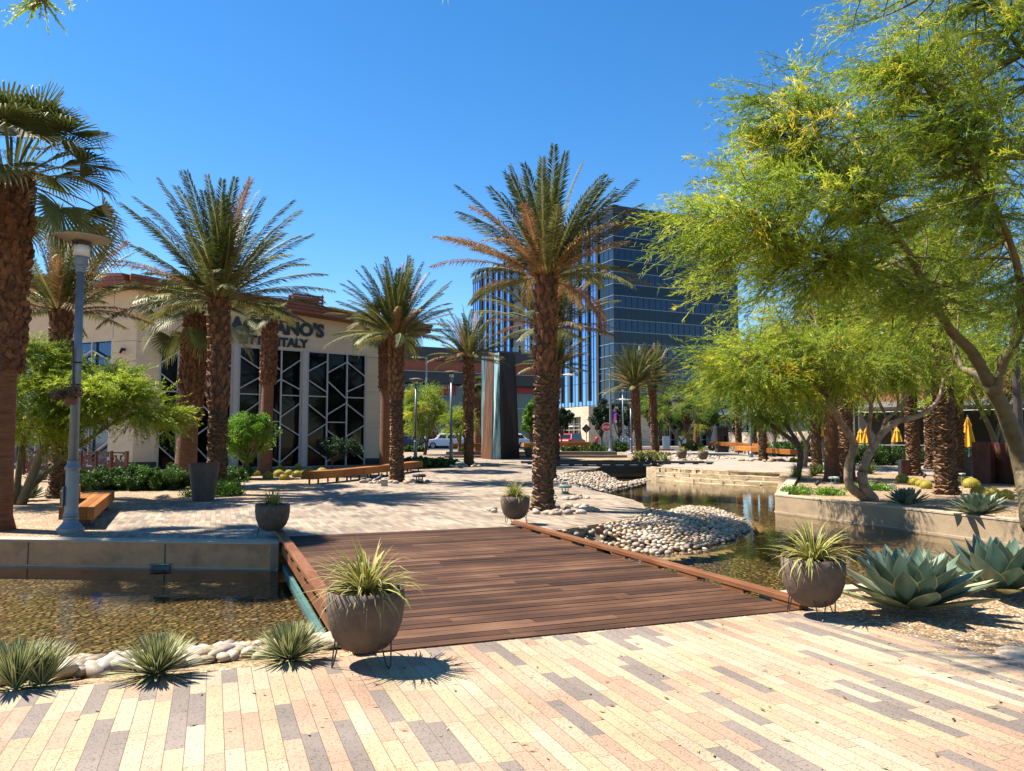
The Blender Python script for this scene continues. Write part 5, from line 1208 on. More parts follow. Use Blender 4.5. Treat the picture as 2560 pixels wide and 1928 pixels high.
# rear and side
e=fd*LW; 
gb.hexa([e+Vector((0,0,.1)),e-fn*14+Vector((0,0,.1)),e-fn*14-fd*.3+Vector((0,0,.1)),e-fd*.3+Vector((0,0,.1))],[e+Vector((0,0,wt1)),e-fn*14+Vector((0,0,wt1)),e-fn*14-fd*.3+Vector((0,0,wt1)),e-fd*.3+Vector((0,0,wt1))])
gb.build('wall',M['plaster'],rest)
k=MB(); slab(k,W_,0,ss[0],-.1,.549,-.3,-.03); slab(k,W_,ss[5],LW,-.1,.549,-.3,-.03); slab(k,Wl,0,16,-.1,.549,-.3,-.03); k.build('plinth',M['dark'],rest)
k=MB()
for s in (ss[0]-.12,(ss[3]+ss[4])/2-.5,LW-2.4): slab(k,W_,s,s+.018,6.27,zt(s)-.02,-.01,.003)
slab(k,W_,0,ss[0]-.05,6.1,6.115,-.01,.003); slab(k,Wl,0,1.55,6.15,6.165,-.01,.003); slab(k,Wl,1.55,1.57,6.32,8.8,-.01,.003)
slab(k,W_,ss[5],LW,6.1,6.115,-.01,.003)
for z in (2.2,4.2): slab(k,W_,ss[5]+.2,LW,z,z+.012,-.01,.003)
k.build('panel_joint',M['dark'],rest)
# lattice windows
pat1=[(0,.18,1,.08),(0,.25,1,.35),(0,.39,1,.39),(0,.455,1,.58),(0,.73,1,.625),(0,.80,1,.92)]
pat2=[(0,.18,1,.08),(0,.255,1,.40),(0,.545,1,.44),(0,.61,1,.61),(0,.68,1,.80),(0,.95,1,.85)]
pat3=[(0,.08,1,.2),(0,.34,1,.26),(0,.39,1,.39),(0,.45,1,.57),(0,.73,1,.63),(0,.81,1,.95)]
def bar(mb,Wf,s0,z0,s1,z1,w,o0,o1):
    d=Vector((s1-s0,z1-z0)); d.normalize(); n=Vector((-d.y,d.x))*w/2
    c=[(s0+n.x,z0+n.y),(s1+n.x,z1+n.y),(s1-n.x,z1-n.y),(s0-n.x,z0-n.y)]
    mb.hexa([Wf(a,b,o0) for a,b in c],[Wf(a,b,o1) for a,b in c])
def window(Wf,s0,s1,zb,zt_,gm,pats,parent,nm='window'):
    f=MB(); 
    slab(f,Wf,s0,s1,zt_-.08,zt_,-.12,-.02); slab(f,Wf,s0,s1,zb,zb+.1,-.12,-.02)
    n=len(pats)
    for i in range(n+1):
        s=s0+(s1-s0)*i/n; s=min(max(s,s0+.045),s1-.045); slab(f,Wf,s-.035,s+.035,zb+.101,zt_-.081,-.12,-.018)
    for i,pt in enumerate(pats):
        a=s0+(s1-s0)*i/n+.03;b=s0+(s1-s0)*(i+1)/n-.03
        for (x0,y0,x1,y1) in pt: bar(f,Wf,a+(b-a)*x0,zt_-(zt_-zb)*y0,a+(b-a)*x1,zt_-(zt_-zb)*y1,.058,-.11,-.03)
    o=f.build(nm,M['mullion'],parent)
    g=MB(); slab(g,Wf,s0,s1,zb+.02,zt_-.02,-.26,-.2); g.build('glass_pane',gm,o)
    return o
flip=lambda P:[(0,b,1,a) for (_,a,_,b) in P]
window(W_,ss[0],ss[1],.1,6.25,M['glass_black'],[pat1,flip(pat2),pat3,flip(pat1)],rest)
window(W_,ss[2],ss[3],.1,6.25,M['glass_black'],[flip(pat1),flip(pat2),flip(pat3)],rest)
window(W_,ss[4],ss[5],.1,6.25,M['glass_black'],[pat1,pat2,pat3],rest)
for a,b in lw: window(Wl,a,b,.3,6.3,M['glass_blue'],[pat1,flip(pat1)],rest)
# pilasters
for a,b in ((ss[1],ss[2]),(ss[3],ss[4])):
    m=MB(); slab(m,W_,a+.02,b-.02,.1,6.26,.001,.06); m.build('pilaster',M['mullion'],rest)
# eaves
r=MB()
def eave(Wf,s0,s1,z0,z1,out,steps,sgn=1):
    for i,(dz,th,o) in enumerate(steps): slab(r,Wf,s0,s1,z0+dz,z0+dz+th,-2.0,o,z0b=z1+dz,z1b=z1+dz+th,val=.5)
st=((0,.16,1.05),(.162,.14,1.16),(.304,.14,1.28))
ez0=fz(336,715)-.12; 
zA0=8.55; zA1=7.62
eave(W_,-.55,LW+1.9,zA0,zA1,1,st)
eave(Wl,-.45,17,zA0+.02,zA0+1.35,1,st)
r.build('eaves',M['rust'],rest)
rf=MB(); z9=zA0+.43
pA=W_(-.3,zA0+.44,.9); pB=W_(LW+1.5,zA1+.44,.9); pC=W_(LW+1.5,zA1+.6,-14); pD=Wl(17,zA0+1.8,.9); pE=W_(-6,zA0+1.6,-14)
rf.add([pA,pB,pC,pE,pD],[(0,1,2,3,4)]); rf.add([p-Vector((0,0,.15)) for p in (pA,pB,pC,pE,pD)],[(4,3,2,1,0)]); rf.build('roof',M['rust'],rest)
# slatted screen on roof
sc=MB(); sA=online(752)-S0; sB=online(832)-S0
for i in range(6): slab(sc,W_,sA,sB,zt(sA)+.25+i*.17,zt(sA)+.36+i*.17,-1.6,-1.5)
for s in (sA,sB-.06): slab(sc,W_,s,s+.06,zt(sA)+.0,zt(sA)+1.3,-1.7,-1.61)
slab(sc,W_,sA,sB,zt(sA)+.0,zt(sA)+1.2,-2.2,-2.15); sc.build('roof_screen',M['rust'],rest)
# wall lights
for p in (Wl(.75,5.75,.0),W_(1.0,5.75,0),W_(LW-2.2,5.75,0)):
    q=MB(); nn=fn if p.dot(fd)>0.5 else lnn
    q.box(p+nn*.05,(.12,.12,.12),.4); q.tube([p+nn*.12+Vector((0,0,.06)),p+nn*.24+Vector((0,0,-.18))],.06,8); q.build('wall_light',M['black'],rest)
# lettering
def text_mesh(body,size,extr,off=0.0):
    cu=bpy.data.curves.new('lettering','FONT'); cu.body=body; cu.size=size; cu.extrude=extr; cu.offset=off; cu.align_x='CENTER'; cu.resolution_u=3
    o=bpy.data.objects.new('lettering',cu); C.objects.link(o); dg=bpy.context.evaluated_depsgraph_get(); me=bpy.data.meshes.new_from_object(o.evaluated_get(dg)); bpy.data.objects.remove(o); bpy.data.curves.remove(cu)
    return me
def put_text(name,body,size,s,z,Wf,dirv,nrm,m,parent,off=.02,width=None,extr=.03,o=.05):
    me=text_mesh(body,size,extr,off); me.materials.clear(); me.materials.append(m)
    xs=[v.co.x for v in me.vertices]; wd=max(xs)-min(xs)
    ob=link(name,me,parent); k=(width/wd) if width else 1
    X=dirv*k; Mx=Matrix(((X.x,0,nrm.x),(X.y,0,nrm.y),(0,1,0))).to_4x4(); ob.matrix_local=Matrix.Translation(Wf(s,z,o))@Mx
    return ob
slt=online(532)-S0; srt=online(804)-S0
put_text('lettering',"MAGGIANO'S",.92,(slt+srt)/2,7.02,W_,fd,fn,M['black'],rest,.045,width=(srt-slt))
put_text('lettering',"LITTLE ITALY",.60,(online(590)+online(764))/2-S0,6.38,W_,fd,fn,M['black'],rest,.03,width=online(764)-online(590))
# rust perforated fence left
fa=onY(62,33.5);fa.z=.06; fb_=onY(319,31.5);fb_.z=.03
t=thing('perforated_fence','rust brown perforated steel fence left of the restaurant corner','fence',fa); dd=(fb_-fa); L=dd.length; dd.normalize(); nfn=Vector((dd.y,-dd.x,0))
def Wf2(s,z,o=0): return dd*s+nfn*o+Vector((0,0,z))
m=MB(); rg=random.Random(3)
cellw=.075
npn=7
for i in range(npn+1):
    mm_=MB(); s=L*i/npn; slab(mm_,Wf2,s-.05,s+.05,0,1.08,-.05,.05); mm_.build('post',M['corten'],t)
for i in range(npn):
    pn=MB(); s0=L*i/npn+.06; s1=L*(i+1)/npn-.06; nx=int((s1-s0)/cellw); nz=13
    for a in range(nx):
        for b in range(nz):
            hole=rg.random()<(.62*(b/nz)**.8+.02) and a%1==0
            if not hole: slab(pn,Wf2,s0+(s1-s0)*a/nx,s0+(s1-s0)*(a+1)/nx,.06+.92*b/nz,.06+.92*(b+1)/nz,-.008,.008)
    slab(pn,Wf2,s0,s1,.981,1.04,-.02,.02); pn.build('panel',M['corten'],t)
# ================================================================ glass tower
cT=Vector((16.8,126,.5)); td=Vector((23.7,10.7,0)).normalized(); tl=Vector((-26.4,60,0)).normalized(); tn=Vector((td.y,-td.x,0)); tln=Vector((-tl.y,tl.x,0)); tln=tln if tln.x<0 else -tln
tow=thing('glass_tower','tall dark blue glass office tower with finned left side','building',(cT.x,cT.y,.5))
H_=at(1537,513,126).z-.5; PZ=6.9
def T1(s,z,o=0): return td*s+tn*o+Vector((0,0,z))
def T2(s,z,o=0): return tl*s+tln*o+Vector((0,0,z))
WR=26.0; WL=65.5
m=MB(); m.hexa([T1(.6,0,-.6),T1(WR-.3,0,-.6),T1(WR-.3,0,-.6)+tl*63,T2(WL-.4,0,-.6)],[T1(.6,H_-.3,-.6),T1(WR-.3,H_-.3,-.6),T1(WR-.3,H_-.3,-.6)+tl*63,T2(WL-.4,H_-.3,-.6)]); m.build('core',M['dark'],tow)
nf=8; fh=(H_-PZ-1.2)/nf
dm=MB(); lt=MB()
for k in range(nf):
    z0=PZ+k*fh
    a=MB(); slab(a,T1,0,WR,z0,z0+fh*.5,-.5,0); slab(a,T2,.0,4.6,z0,z0+fh*.5,-.5,0.0); a.build('window_band',M['tower_win'],tow)
    a=MB(); slab(a,T1,0,WR,z0+fh*.5+.02,z0+fh-.02,-.5,.04); slab(a,T2,.0,4.6,z0+fh*.5+.02,z0+fh-.02,-.5,.04); a.build('spandrel_band',M['tower_span'],tow)
    for zz in (z0+fh*.5,z0+fh): slab(lt,T1,-.06,WR+.05,zz-.05,zz+.05,-.2,.10); slab(lt,T2,0.1,4.6,zz-.05,zz+.05,-.2,.10)
n=22
for i in range(n+1): s=WR*i/n; slab(dm,T1,s-.03,s+.03,PZ,H_-1.2,-.1,.07)
for i in range(1,4): slab(dm,T2,4.6*i/3-.03,4.6*i/3+.03,PZ,H_-1.2,-.1,.07)
slab(dm,T2,4.6,5.4,PZ,H_,-.5,.3)
slab(dm,T1,-.1,WR+.1,H_-1.2,H_,-.6,.15); slab(dm,T2,.1,WL,H_-1.2,H_,-.6,.12)
a=MB(); a.hexa([T1(WR,PZ,-.3),T1(WR+.02,PZ,-.3),T1(WR+.02,PZ,-.3)+tl*60,T1(WR,PZ,-.3)+tl*60],[T1(WR,H_,-.3),T1(WR+.02,H_,-.3),T1(WR+.02,H_,-.3)+tl*60,T1(WR,H_,-.3)+tl*60]); a.build('side_wall',M['tower_span'],tow)
# finned left side
for (a0,a1,mt) in ((5.4,35,'tower_blue'),(43,60,'tower_blue'),(61,WL,'tower_blue')):
    a=MB(); slab(a,T2,a0,a1,PZ-1.5,H_-1.2,-.4,0); a.build('curtain_wall',M[mt],tow)
    s=a0
    while s<a1: slab(dm,T2,s-.04,s+.04,PZ-1.5,H_-1.2,-.1,.08); s+=1.35
    for k in range(nf+1): slab(dm,T2,a0,a1,PZ+k*fh-.04,PZ+k*fh+.04,-.1,.05)
fin=MB()
s=8.2
while s<60:
    if not (34<s<44): slab(fin,T2,s-.24,s+.24,PZ+.8,H_+.3,.081,.33)
    s+=3.4
fin.build('vertical_fins',M['dark'],tow)
rc=MB()
for k in range(nf):
    slab(rc,T2,38.8,43,PZ+k*fh,PZ+k*fh+fh*.48,-1.2,-.3)
rc.build('recess_panels',M['tower_span'],tow)
dm.build('dark_mullions',M['dark'],tow); lt.build('pale_transoms',mat('pale_transom',(.22,.26,.30),.5,.05,3,metal=.4),tow)
# podium
pc=Vector((12.1,121.5,.5)); pod=thing('stone_podium','cream travertine ground floor of the glass tower with shop fronts','building',pc)
def Q1(s,z,o=0): return td*s+tn*o+Vector((0,0,z))
def Q2(s,z,o=0): return tl*s+tln*o+Vector((0,0,z))
m=MB(); PH=6.3
# right face piers and lintel
piers=[(0,5.2),(9.8,12.6),(17,18.6),(23.5,25.2),(30,31.6),(36,60)]
for a,b in piers: slab(m,Q1,a,b,0,4.9,-1.2,0)
slab(m,Q1,0,60,4.9,PH,-1.2,0)
slab(m,Q2,.0,2.6,0,PH,-1.2,0); slab(m,Q2,2.6,9.5,4.7,PH,-1.2,0); slab(m,Q2,9.5,12,0,PH,-1.2,0); slab(m,Q2,12,20,4.7,PH,-1.2,0); slab(m,Q2,20,40,0,PH,-1.2,0)
m.build('wall',M['stone'],pod)
m=MB(); m.hexa([Q1(1.3,PH-.3,-1.3),Q1(59,PH-.3,-1.3),Q1(59,PH-.3,-1.3)+tl*40,Q2(40,PH-.3,-1.3)],[Q1(1.3,PH,-1.3),Q1(59,PH,-1.3),Q1(59,PH,-1.3)+tl*40,Q2(40,PH,-1.3)]); m.build('roof',M['kerb'],pod)
for (Wf,gaps) in ((Q1,[(5.2,9.8),(12.6,17),(18.6,23.5),(25.2,30),(31.6,36)]),(Q2,[(2.6,9.5),(12,20)])):
    for a,b in gaps:
        f=MB(); n=4
        for i in range(n+1): s=a+(b-a)*i/n; slab(f,Wf,s-.05,s+.05,0,4.9,-.75,-.62)
        for z in (1.0,2.6,3.6): slab(f,Wf,a,b,z-.04,z+.04,-.74,-.63)
        o=f.build('shop_window',M['mullion'],pod); g=MB(); slab(g,Wf,a,b,0,4.9,-.9,-.8); g.build('glass_pane',M['glass_black'],o)
m=MB(); slab(m,Q1,9,45,5.25,5.5,.003,1.6); slab(m,Q2,3,9.5,3.1,3.25,.003,1.2); m.build('canopy',M['white'],pod)
# garage door with pale frames
gd=MB(); gl_=MB()
s0=5.4;s1=9.6
for i in range(5): slab(gd,Q1,s0+i*1.0,s0+i*1.0+.14,.1,4.2,-.5,-.3)
for j in range(7): slab(gd,Q1,s0,s1,.1+j*.66,.1+j*.66+.12,-.5,-.3)
gd.build('roller_door',M['white'],pod)
slab(gl_,Q1,s0,s1,.1,4.1,-.58,-.52); gl_.build('door_glazing',mat('door_glazing',(.30,.38,.40),.2,.05,4),pod)
# ================================================================ retail building with sale windows
r0=Vector((-12.9,95,.5)); r0=at(1005,1000,93); r1=at(1400,1000,103); r0.z=r1.z=.5; rd=(r1-r0); RL=rd.length; rd.normalize(); rn=Vector((rd.y,-rd.x,0))
ret=thing('retail_building','low dark retail building with a red brown band and sale windows','building',r0)
def Rr(s,z,o=0): return rd*s+rn*o+Vector((0,0,z))
RH=at(1018,868,93.3).z-.5
m=MB(); slab(m,Rr,-25,RL,RH-.0-1.55,RH,-16,1.4); slab(m,Rr,-25,RL,RH-4.4,RH-2.95,-16,1.2); m.build('dark_band',M['dark'],ret)
m=MB(); slab(m,Rr,-25,RL-.3,RH-2.93,RH-1.57,-16,1.0); m.build('red_band',mat('red_brown_panel',(.26,.062,.025),.6,.1,1.5),ret)
m=MB(); slab(m,Rr,-25,RL-.2,RH-3.0,RH-2.94,-15,1.3); m.build('trim',M['mullion'],ret)
m=MB(); slab(m,Rr,-25,RL-.6,0,RH-4.4,-15,-.4); m.build('wall',M['dark'],ret)
gsl=[( -6,.0)]+[(i*3.1,i*3.1+3.06) for i in range(int((RL-1)/3.1))]
lowz=5.0
for i,(a,b) in enumerate(gsl):
    f=MB(); slab(f,Rr,a,a+.07,0,RH-4.4,-.38,-.2); slab(f,Rr,a+.07,b,lowz,lowz+.12,-.38,-.2)
    o=f.build('window',M['mullion'],ret); g=MB(); slab(g,Rr,a+.07,b,lowz+.13,RH-4.42,-.39,-.3); slab(g,Rr,a+.07,b,.3,lowz-.01,-.39,-.3); g.build('glass_pane',glass('shop_glass',(.02,.045,.06),.5,.05,.3) if i==0 else bpy.data.materials['shop_glass'],o)
M['poster']=mat('red_sale_poster',(.30,.02,.015),.5,.15,2)
M['tletter']=mat('pale_lettering',(.42,.47,.58),.5,.05,4)
def sd_(px): # s along retail facade
    k=(px-1280)/F*math.cos(PITCH); return (k*r0.y-r0.x)/(rd.x-k*rd.y)
def rz(px,py): p=r0+rd*sd_(px); return at(px,py,p.y).z-.5
m=MB(); a,b=sd_(1098),sd_(1142); slab(m,Rr,a,b,rz(1120,988),rz(1120,945),-.28,-.25); m.build('sale_poster',M['poster'],ret)
m=MB(); a,b=sd_(1078),sd_(1112); slab(m,Rr,a,b,rz(1095,1100),rz(1095,1058),-.28,-.25); m.build('sale_poster',M['poster'],ret)
m=MB(); a,b=sd_(1292),sd_(1335); slab(m,Rr,a,b,rz(1310,985),rz(1310,948),-.28,-.25); m.build('sale_poster',M['poster'],ret)
put_text('lettering','Sale',2.2,(sd_(1093)+sd_(1129))/2,rz(1110,971),Rr,rd,rn,M['tletter'],ret,.0,width=sd_(1129)-sd_(1093),extr=.01,o=-.2)
put_text('lettering','Sale',2.2,(sd_(1086)+sd_(1122))/2,rz(1100,1081),Rr,rd,rn,M['tletter'],ret,.0,width=sd_(1122)-sd_(1086),extr=.01,o=-.2)
# ================================================================ right terrace pavilion
pv=thing('terrace_pavilion','dark open restaurant pavilion behind the yellow umbrellas with a pale canopy edge','building',(onY(2120,50).x,50,.3))
base=pv.location.copy(); e1=onY(2900,40); dd3=(Vector((e1.x,40,.3))-base); L3=dd3.length; dd3.normalize(); n3=Vector((dd3.y,-dd3.x,0))
def T3(s,z,o=0): return dd3*s+n3*o+Vector((0,0,z))
m=MB(); slab(m,T3,-1,L3,0,3.2,-8,-6); m.build('back_wall',mat('pavilion_interior',(.03,.025,.02),.7,.3,1),pv)
m=MB(); slab(m,T3,-1,L3,3.3,3.62,-8,.6); m.build('canopy',M['mullion'],pv)
m=MB(); slab(m,T3,0,L3,3.63,6.3,-8,-1.0); m.build('terracotta_wall',mat('terracotta_wall',(.36,.15,.07),.8,.2,.8,.2,8),pv)
for i in range(7): m=MB(); m.box(T3(i*4+.5,1.64,-.2),(.16,.16,3.3)); m.build('column',M['dark'],pv)
# string of lamps under the canopy (unlit bulbs)
m=MB()
for i in range(26): q=T3(6+i*.8,3.12,.2); m.lathe([(0,-.05),(.04,-.02),(.04,.02),(.0,.05)],6,c=q)
m.build('bulb_string',M['white'],pv)
t=thing('terrace_railing','black metal railing round the umbrella terrace','railing',(onY(2130,43).x,43,.22)); b0=t.location.copy()
m=MB(); ee=onY(2470,38); d4=(Vector((ee.x,38,.22))-b0); L4=d4.length; d4.normalize()
m.tube([Vector((0,0,1.05)),d4*L4+Vector((0,0,1.05))],.03,6); m.tube([Vector((0,0,.12)),d4*L4+Vector((0,0,.12))],.02,6); m.build('rail',M['black'],t)
m=MB()
for i in range(int(L4/.13)): p=d4*(i*.13); m.box((p.x,p.y,.58),(.02,.02,.92))
m.build('bars',M['black'],t)
M['yellow']=mat('yellow_umbrella_cloth',(.72,.36,.02),.8,.15,3,.2,12)
def umbrella(px,Y,yt,yb,label):
    b=onY(px,Y); b.z=hz(Y); z1=at(px,yt,Y).z-b.z; z0=at(px,yb,Y).z-b.z; t=thing('folded_umbrella',label,'umbrella',b,0,'closed yellow umbrellas on the terrace'); m=MB(); n=16; prof=[(.02,z1),(.06,z1-.08),(.14,z0+(z1-z0)*.72),(.12,z0+(z1-z0)*.66),(.20,z0+(z1-z0)*.3),(.25,z0)]
    vs=[];fs=[]
    for i,(r,z) in enumerate(prof):
        for k in range(n): a=2*PI*k/n; q=r*(1+.22*(1 if k%2 else -1)*min(1,i/2)); vs.append((q*math.cos(a),q*math.sin(a),z+(.05*(k%2) if i==5 else 0)))
    for i in range(5):
        for k in range(n): fs.append((i*n+k,(i+1)*n+k,(i+1)*n+(k+1)%n,i*n+(k+1)%n))
    m.add(vs,fs); m.build('canopy',M['yellow'],t)
    p=MB(); p.tube([(0,0,0),(0,0,z1+.1)],.025,8); p.lathe([(0,0),(.28,0),(.28,.05),(.05,.08)],16); p.build('pole',M['metal_grey'],t)
umbrella(2421,35,1043,1118,'closed yellow umbrella beside the corten panels, largest of the row')
umbrella(2152,44,1072,1109,'pair-left closed yellow umbrella between the orange trunk and the forked tree')
umbrella(2168,43,1068,1109,'closed yellow umbrella just left of the forked tree')
umbrella(2243,42,1068,1106,'closed yellow umbrella at the left of the dark date palm')
umbrella(2057,46,1066,1092,'thin glimpse of closed yellow umbrella left of the smooth orange trunk')
# corten panels
cp=onY(2430,28); t=thing('corten_sculpture','dark rust corten steel folded panels at the right edge','sculpture',cp)
zc=at(2430,1105,28).z
xs_=[0,.45,.52,.85,.95,1.3,1.5,1.9,2.2,2.8]; ys_=[0,-.3,.3,.1,-1.0,-1.1,-1.9,-2.4,-3.6,-4.6]
for i in range(len(xs_)-1):
    m=MB(); a=Vector((xs_[i],ys_[i],0));b=Vector((xs_[i+1],ys_[i+1],0)); th=Vector((0,.05,0)); q=[a,b,b+th,a+th]
    lean=Vector((.04,.12,0)); m.hexa(q,[p-lean*.3+Vector((0,0,zc-(.02 if i%2 else 0))) for p in q],random.random()); m.build('panel',M['corten'],t)
# tarp fence
fa=onY(1822,70);fa.z=.5; fe=onY(2030,62);fe.z=.5; t=thing('tarpaulin_fence','beige creased tarpaulin fence behind the far benches','fence',fa); dv=fe-fa; Lf=dv.length; dv.normalize(); nv_=Vector((dv.y,-dv.x,0)); n=60;nz=10; rg=np.random.default_rng(2)
A=NP(); V=[];Fc=[]
for i in range(n+1):
    for j in range(nz+1):
        s=Lf*i/n; z=1.72*j/nz; o=.05*math.sin(s*3+z*2.1)+.06*math.sin(s*1.3-z*3+1)+rg.normal(0,.012); V.append(tuple(dv*s+nv_*o+Vector((0,0,z+(.03*math.sin(s*2.4) if j==nz else 0)))))
for i in range(n):
    for j in range(nz): Fc.append((i*(nz+1)+j,(i+1)*(nz+1)+j,(i+1)*(nz+1)+j+1,i*(nz+1)+j+1))
A.add(V,Fc,.5); A.build('tarpaulin',mat('tarpaulin',(.44,.36,.28),.8,.1,.8,.4,2),t,smooth=True)
m=MB()
for i in range(8): p=dv*(Lf*i/7)-nv_*.12; m.tube([p,p+Vector((0,0,1.75))],.03,6)
m.build('posts',M['metal_grey'],t)
b=onY(1804,64); t=thing('dark_kiosk','black cabinet left of the tarpaulin fence','kiosk',(b.x,b.y,.5)); m=MB(); m.box((0,0,1.05),(.95,.8,2.1)); m.build('body',M['black'],t,bevel=.02); m=MB(); m.box((.05,-.41,.9),(.5,.02,.9)); m.build('screen',M['glass_black'],t)
# ================================================================ metal sculpture
SB=Vector((onY(1202,50).x,50,.3)); t=thing('metal_monolith','tall tapered rust and verdigris metal sculpture at the centre','sculpture',SB)
def patina(name,cols,st=(3,3,.35),sc=1.3):
    m,nt,b=newmat(name); L=nt.links.new; co=coord(nt,st); n=N(nt,'ShaderNodeTexNoise',i_Scale=sc,i_Detail=8.0,i_Roughness=.7); L(co,n.inputs['Vector']); rp=ramp(nt,cols); L(n.outputs['Fac'],rp.inputs[0]); L(rp.outputs[0],b.inputs['Base Color']); b.inputs['Roughness'].default_value=.6; b.inputs['Specular IOR Level'].default_value=.25
    bp=N(nt,'ShaderNodeBump',i_Strength=.4,i_Distance=.03); L(n.outputs['Fac'],bp.inputs['Height']); L(bp.outputs[0],b.inputs['Normal']); return m
M['rustp']=patina('rust_patina',[(.3,(.02,.013,.009)),(.45,(.07,.035,.018)),(.55,(.13,.06,.028)),(.65,(.19,.06,.04)),(.75,(.09,.07,.05))])
M['tealp']=patina('verdigris_patina',[(.3,(.03,.07,.08)),(.45,(.12,.24,.26)),(.55,(.35,.52,.52)),(.7,(.60,.72,.70))],(6,6,.25))
M['darkp']=patina('dark_patina',[(.3,(.005,.004,.003)),(.5,(.013,.009,.007)),(.62,(.03,.016,.010)),(.75,(.06,.026,.014))])
def S_(px,py,Y): return at(px,py,Y)-SB
bt=1153; zb_=-.02
def face(name,pb,ptp,m,th=.12):
    k=MB(); B_=[];T_=[]
    for px,Y in pb: q=onY(px,Y)-SB; q.z=-.05; B_.append(q)
    for px,py,Y in ptp: T_.append(S_(px,py,Y))
    back=Vector((0.0,th,0)); k.hexa([B_[0],B_[1],B_[1]+back,B_[0]+back],[T_[0],T_[1],T_[1]+back,T_[0]+back]); k.build(name,m,t)
face('rust_panel',[(1202.5,50.4),(1229,48.6)],[(1217,889,50.4),(1233,885,49.0)],M['rustp'])
face('verdigris_panel',[(1230.5,48.6),(1252,48.9)],[(1234,884,49.0),(1247.5,881,48.2)],M['tealp'])
face('dark_panel',[(1252.5,48.9),(1299,50.2)],[(1248,881,48.2),(1288,884,50.0)],M['darkp'])
k=MB(); B_=[onY(p,Y)-SB for p,Y in ((1204,50.6),(1230,49.0),(1253,49.3),(1297,50.5),(1250,53))]; T_=[S_(p,q,Y) for p,q,Y in ((1219,892,50.6),(1234,888,49.2),(1248,885,48.6),(1286,887,50.3),(1250,892,52.5))]
k.add([(p.x,p.y,-.05) for p in B_]+list(T_),[(0,4,3,2,1),(5,6,7,8,9),(0,1,6,5),(1,2,7,6),(2,3,8,7),(3,4,9,8),(4,0,5,9)]); k.build('inner_body',M['darkp'],t)
face('side_fin',[(1203,51.8),(1206,51.4)],[(1204,889,51.8),(1217.5,889,51.6)],M['tealp'])
# ================================================================ vehicles
M['tyre']=mat('tyre_rubber',(.015,.015,.015),.8,.1,20)
M['rim']=mat('alloy_rim',(.4,.4,.42),.35,.05,9,metal=.8)
M['carglass']=glass('car_glass',(.01,.012,.015),.7,.03)
def car(loc,rz,label,paint,L=4.8,Wd=1.95,H=1.75,group=None):
    t=thing('parked_car',label,'car',loc,rz,group)
    prof=[(-L/2,.35),(-L/2,.85),(-L/2+.12,1.02),(-L/2+.30,1.10),(-L*.42,1.12),(-L*.30,H-.08),(-L*.22,H),(L*.10,H),(L*.18,H-.06),(L*.27,1.12),(L*.44,1.0),(L/2-.05,.85),(L/2,.55),(L/2-.05,.32)]
    m=MB(); n=len(prof); vs=[]
    for y,ins in ((-Wd/2,0),(-Wd/2+.0,0),(Wd/2,0)): pass
    for sy in (-1,1):
        for x,z in prof: 
            w=Wd/2-(.0 if z<1.1 else .22*(z-1.1)/(H-1.1)); vs.append((x,sy*w,z))
    fs=[tuple(range(n)),tuple(range(2*n-1,n-1,-1))]+[(i,n+i,n+(i+1)%n,(i+1)%n) for i in range(n)]
    m.add(vs,fs); o=m.build('body',paint,t,bevel=.04)
    g=MB()
    for sy in (-1,1):
        for a,b in ((-.385,-.20),(-.19,-.02),(0.0,.20)):
            y0=Wd/2-.02; y1=Wd/2-.16
            x0,x1=L*a,L*b; xt0=x0+(.32 if a<-.3 else 0); xt1=x1-(.28 if b>.15 else 0)
            g.hexa([(x0,sy*(y0-.1),1.16),(x1,sy*(y0-.1),1.16),(x1,sy*(y0+.005),1.16),(x0,sy*(y0+.005),1.16)],[(xt0,sy*(y1-.1),H-.16),(xt1,sy*(y1-.1),H-.16),(xt1,sy*(y1+.0),H-.16),(xt0,sy*(y1+.0),H-.16)])
    g.build('side_windows',M['carglass'],t)
    g=MB(); g.add([(L*.262,-.75,1.17),(L*.262,.75,1.17),(L*.192,.62,H-.11),(L*.192,-.62,H-.11)],[(0,1,2,3)]); g.add([(-L*.415,-.75,1.17),(-L*.415,.75,1.17),(-L*.312,.62,H-.14),(-L*.312,-.62,H-.14)],[(0,3,2,1)])
    for v in range(len(g.v)): x,y,z=g.v[v]; g.v[v]=(x+(.02 if x>0 else -.02),y,z+.01)
    g.build('windscreen',M['carglass'],t)
    for x in (-L*.31,L*.32):
        for sy in (-1,1):
            w=MB(); pts=[(x,sy*(Wd/2-.2),.37),(x,sy*(Wd/2+.02),.37)]; w.tube(pts,.37,20); wo=w.build('wheel',M['tyre'],t); r_=MB(); r_.tube([(x,sy*(Wd/2-.1),.37),(x,sy*(Wd/2+.03),.37)],.24,12); r_.build('rim',M['rim'],wo)
    for sy in (-1,1):
        h=MB(); h.box((L/2-.10,sy*.72,.86),(.2,.34,.13)); h.build('headlight',M['lampglass'],t)
        h=MB(); h.box((-L/2+.03,sy*.78,.92),(.12,.2,.22)); h.build('tail_light',M['poster'],t)
    h=MB(); h.box((L/2-.0,0,.72),(.06,1.0,.2)); h.build('grille',M['black'],t)
    return t
cy=88
b=Vector((onY(1119,cy).x,cy,.51)); car(b,PI-.05,'white sport utility car parked facing left behind the date palms',M['white'],4.8,1.95,1.76)
b=Vector((onY(1277,cy+1).x-.2,cy+1,.51)); car(b,PI,'white car tail showing right of the metal sculpture',M['white'],4.8)
b=Vector((onY(1050,100).x,92.5,.51)); car(b,PI,'dark grey car in the shade behind the white one',mat('grey_car_paint',(.10,.10,.11),.3,.03,3),4.7,1.9,1.6)
b=Vector((onY(1427,90).x,90,.51)); car(b,1.1,'dark red car with black roof left of the stone podium',mat('red_car_paint',(.30,.01,.012),.3,.03,3),4.7,1.9,1.75)
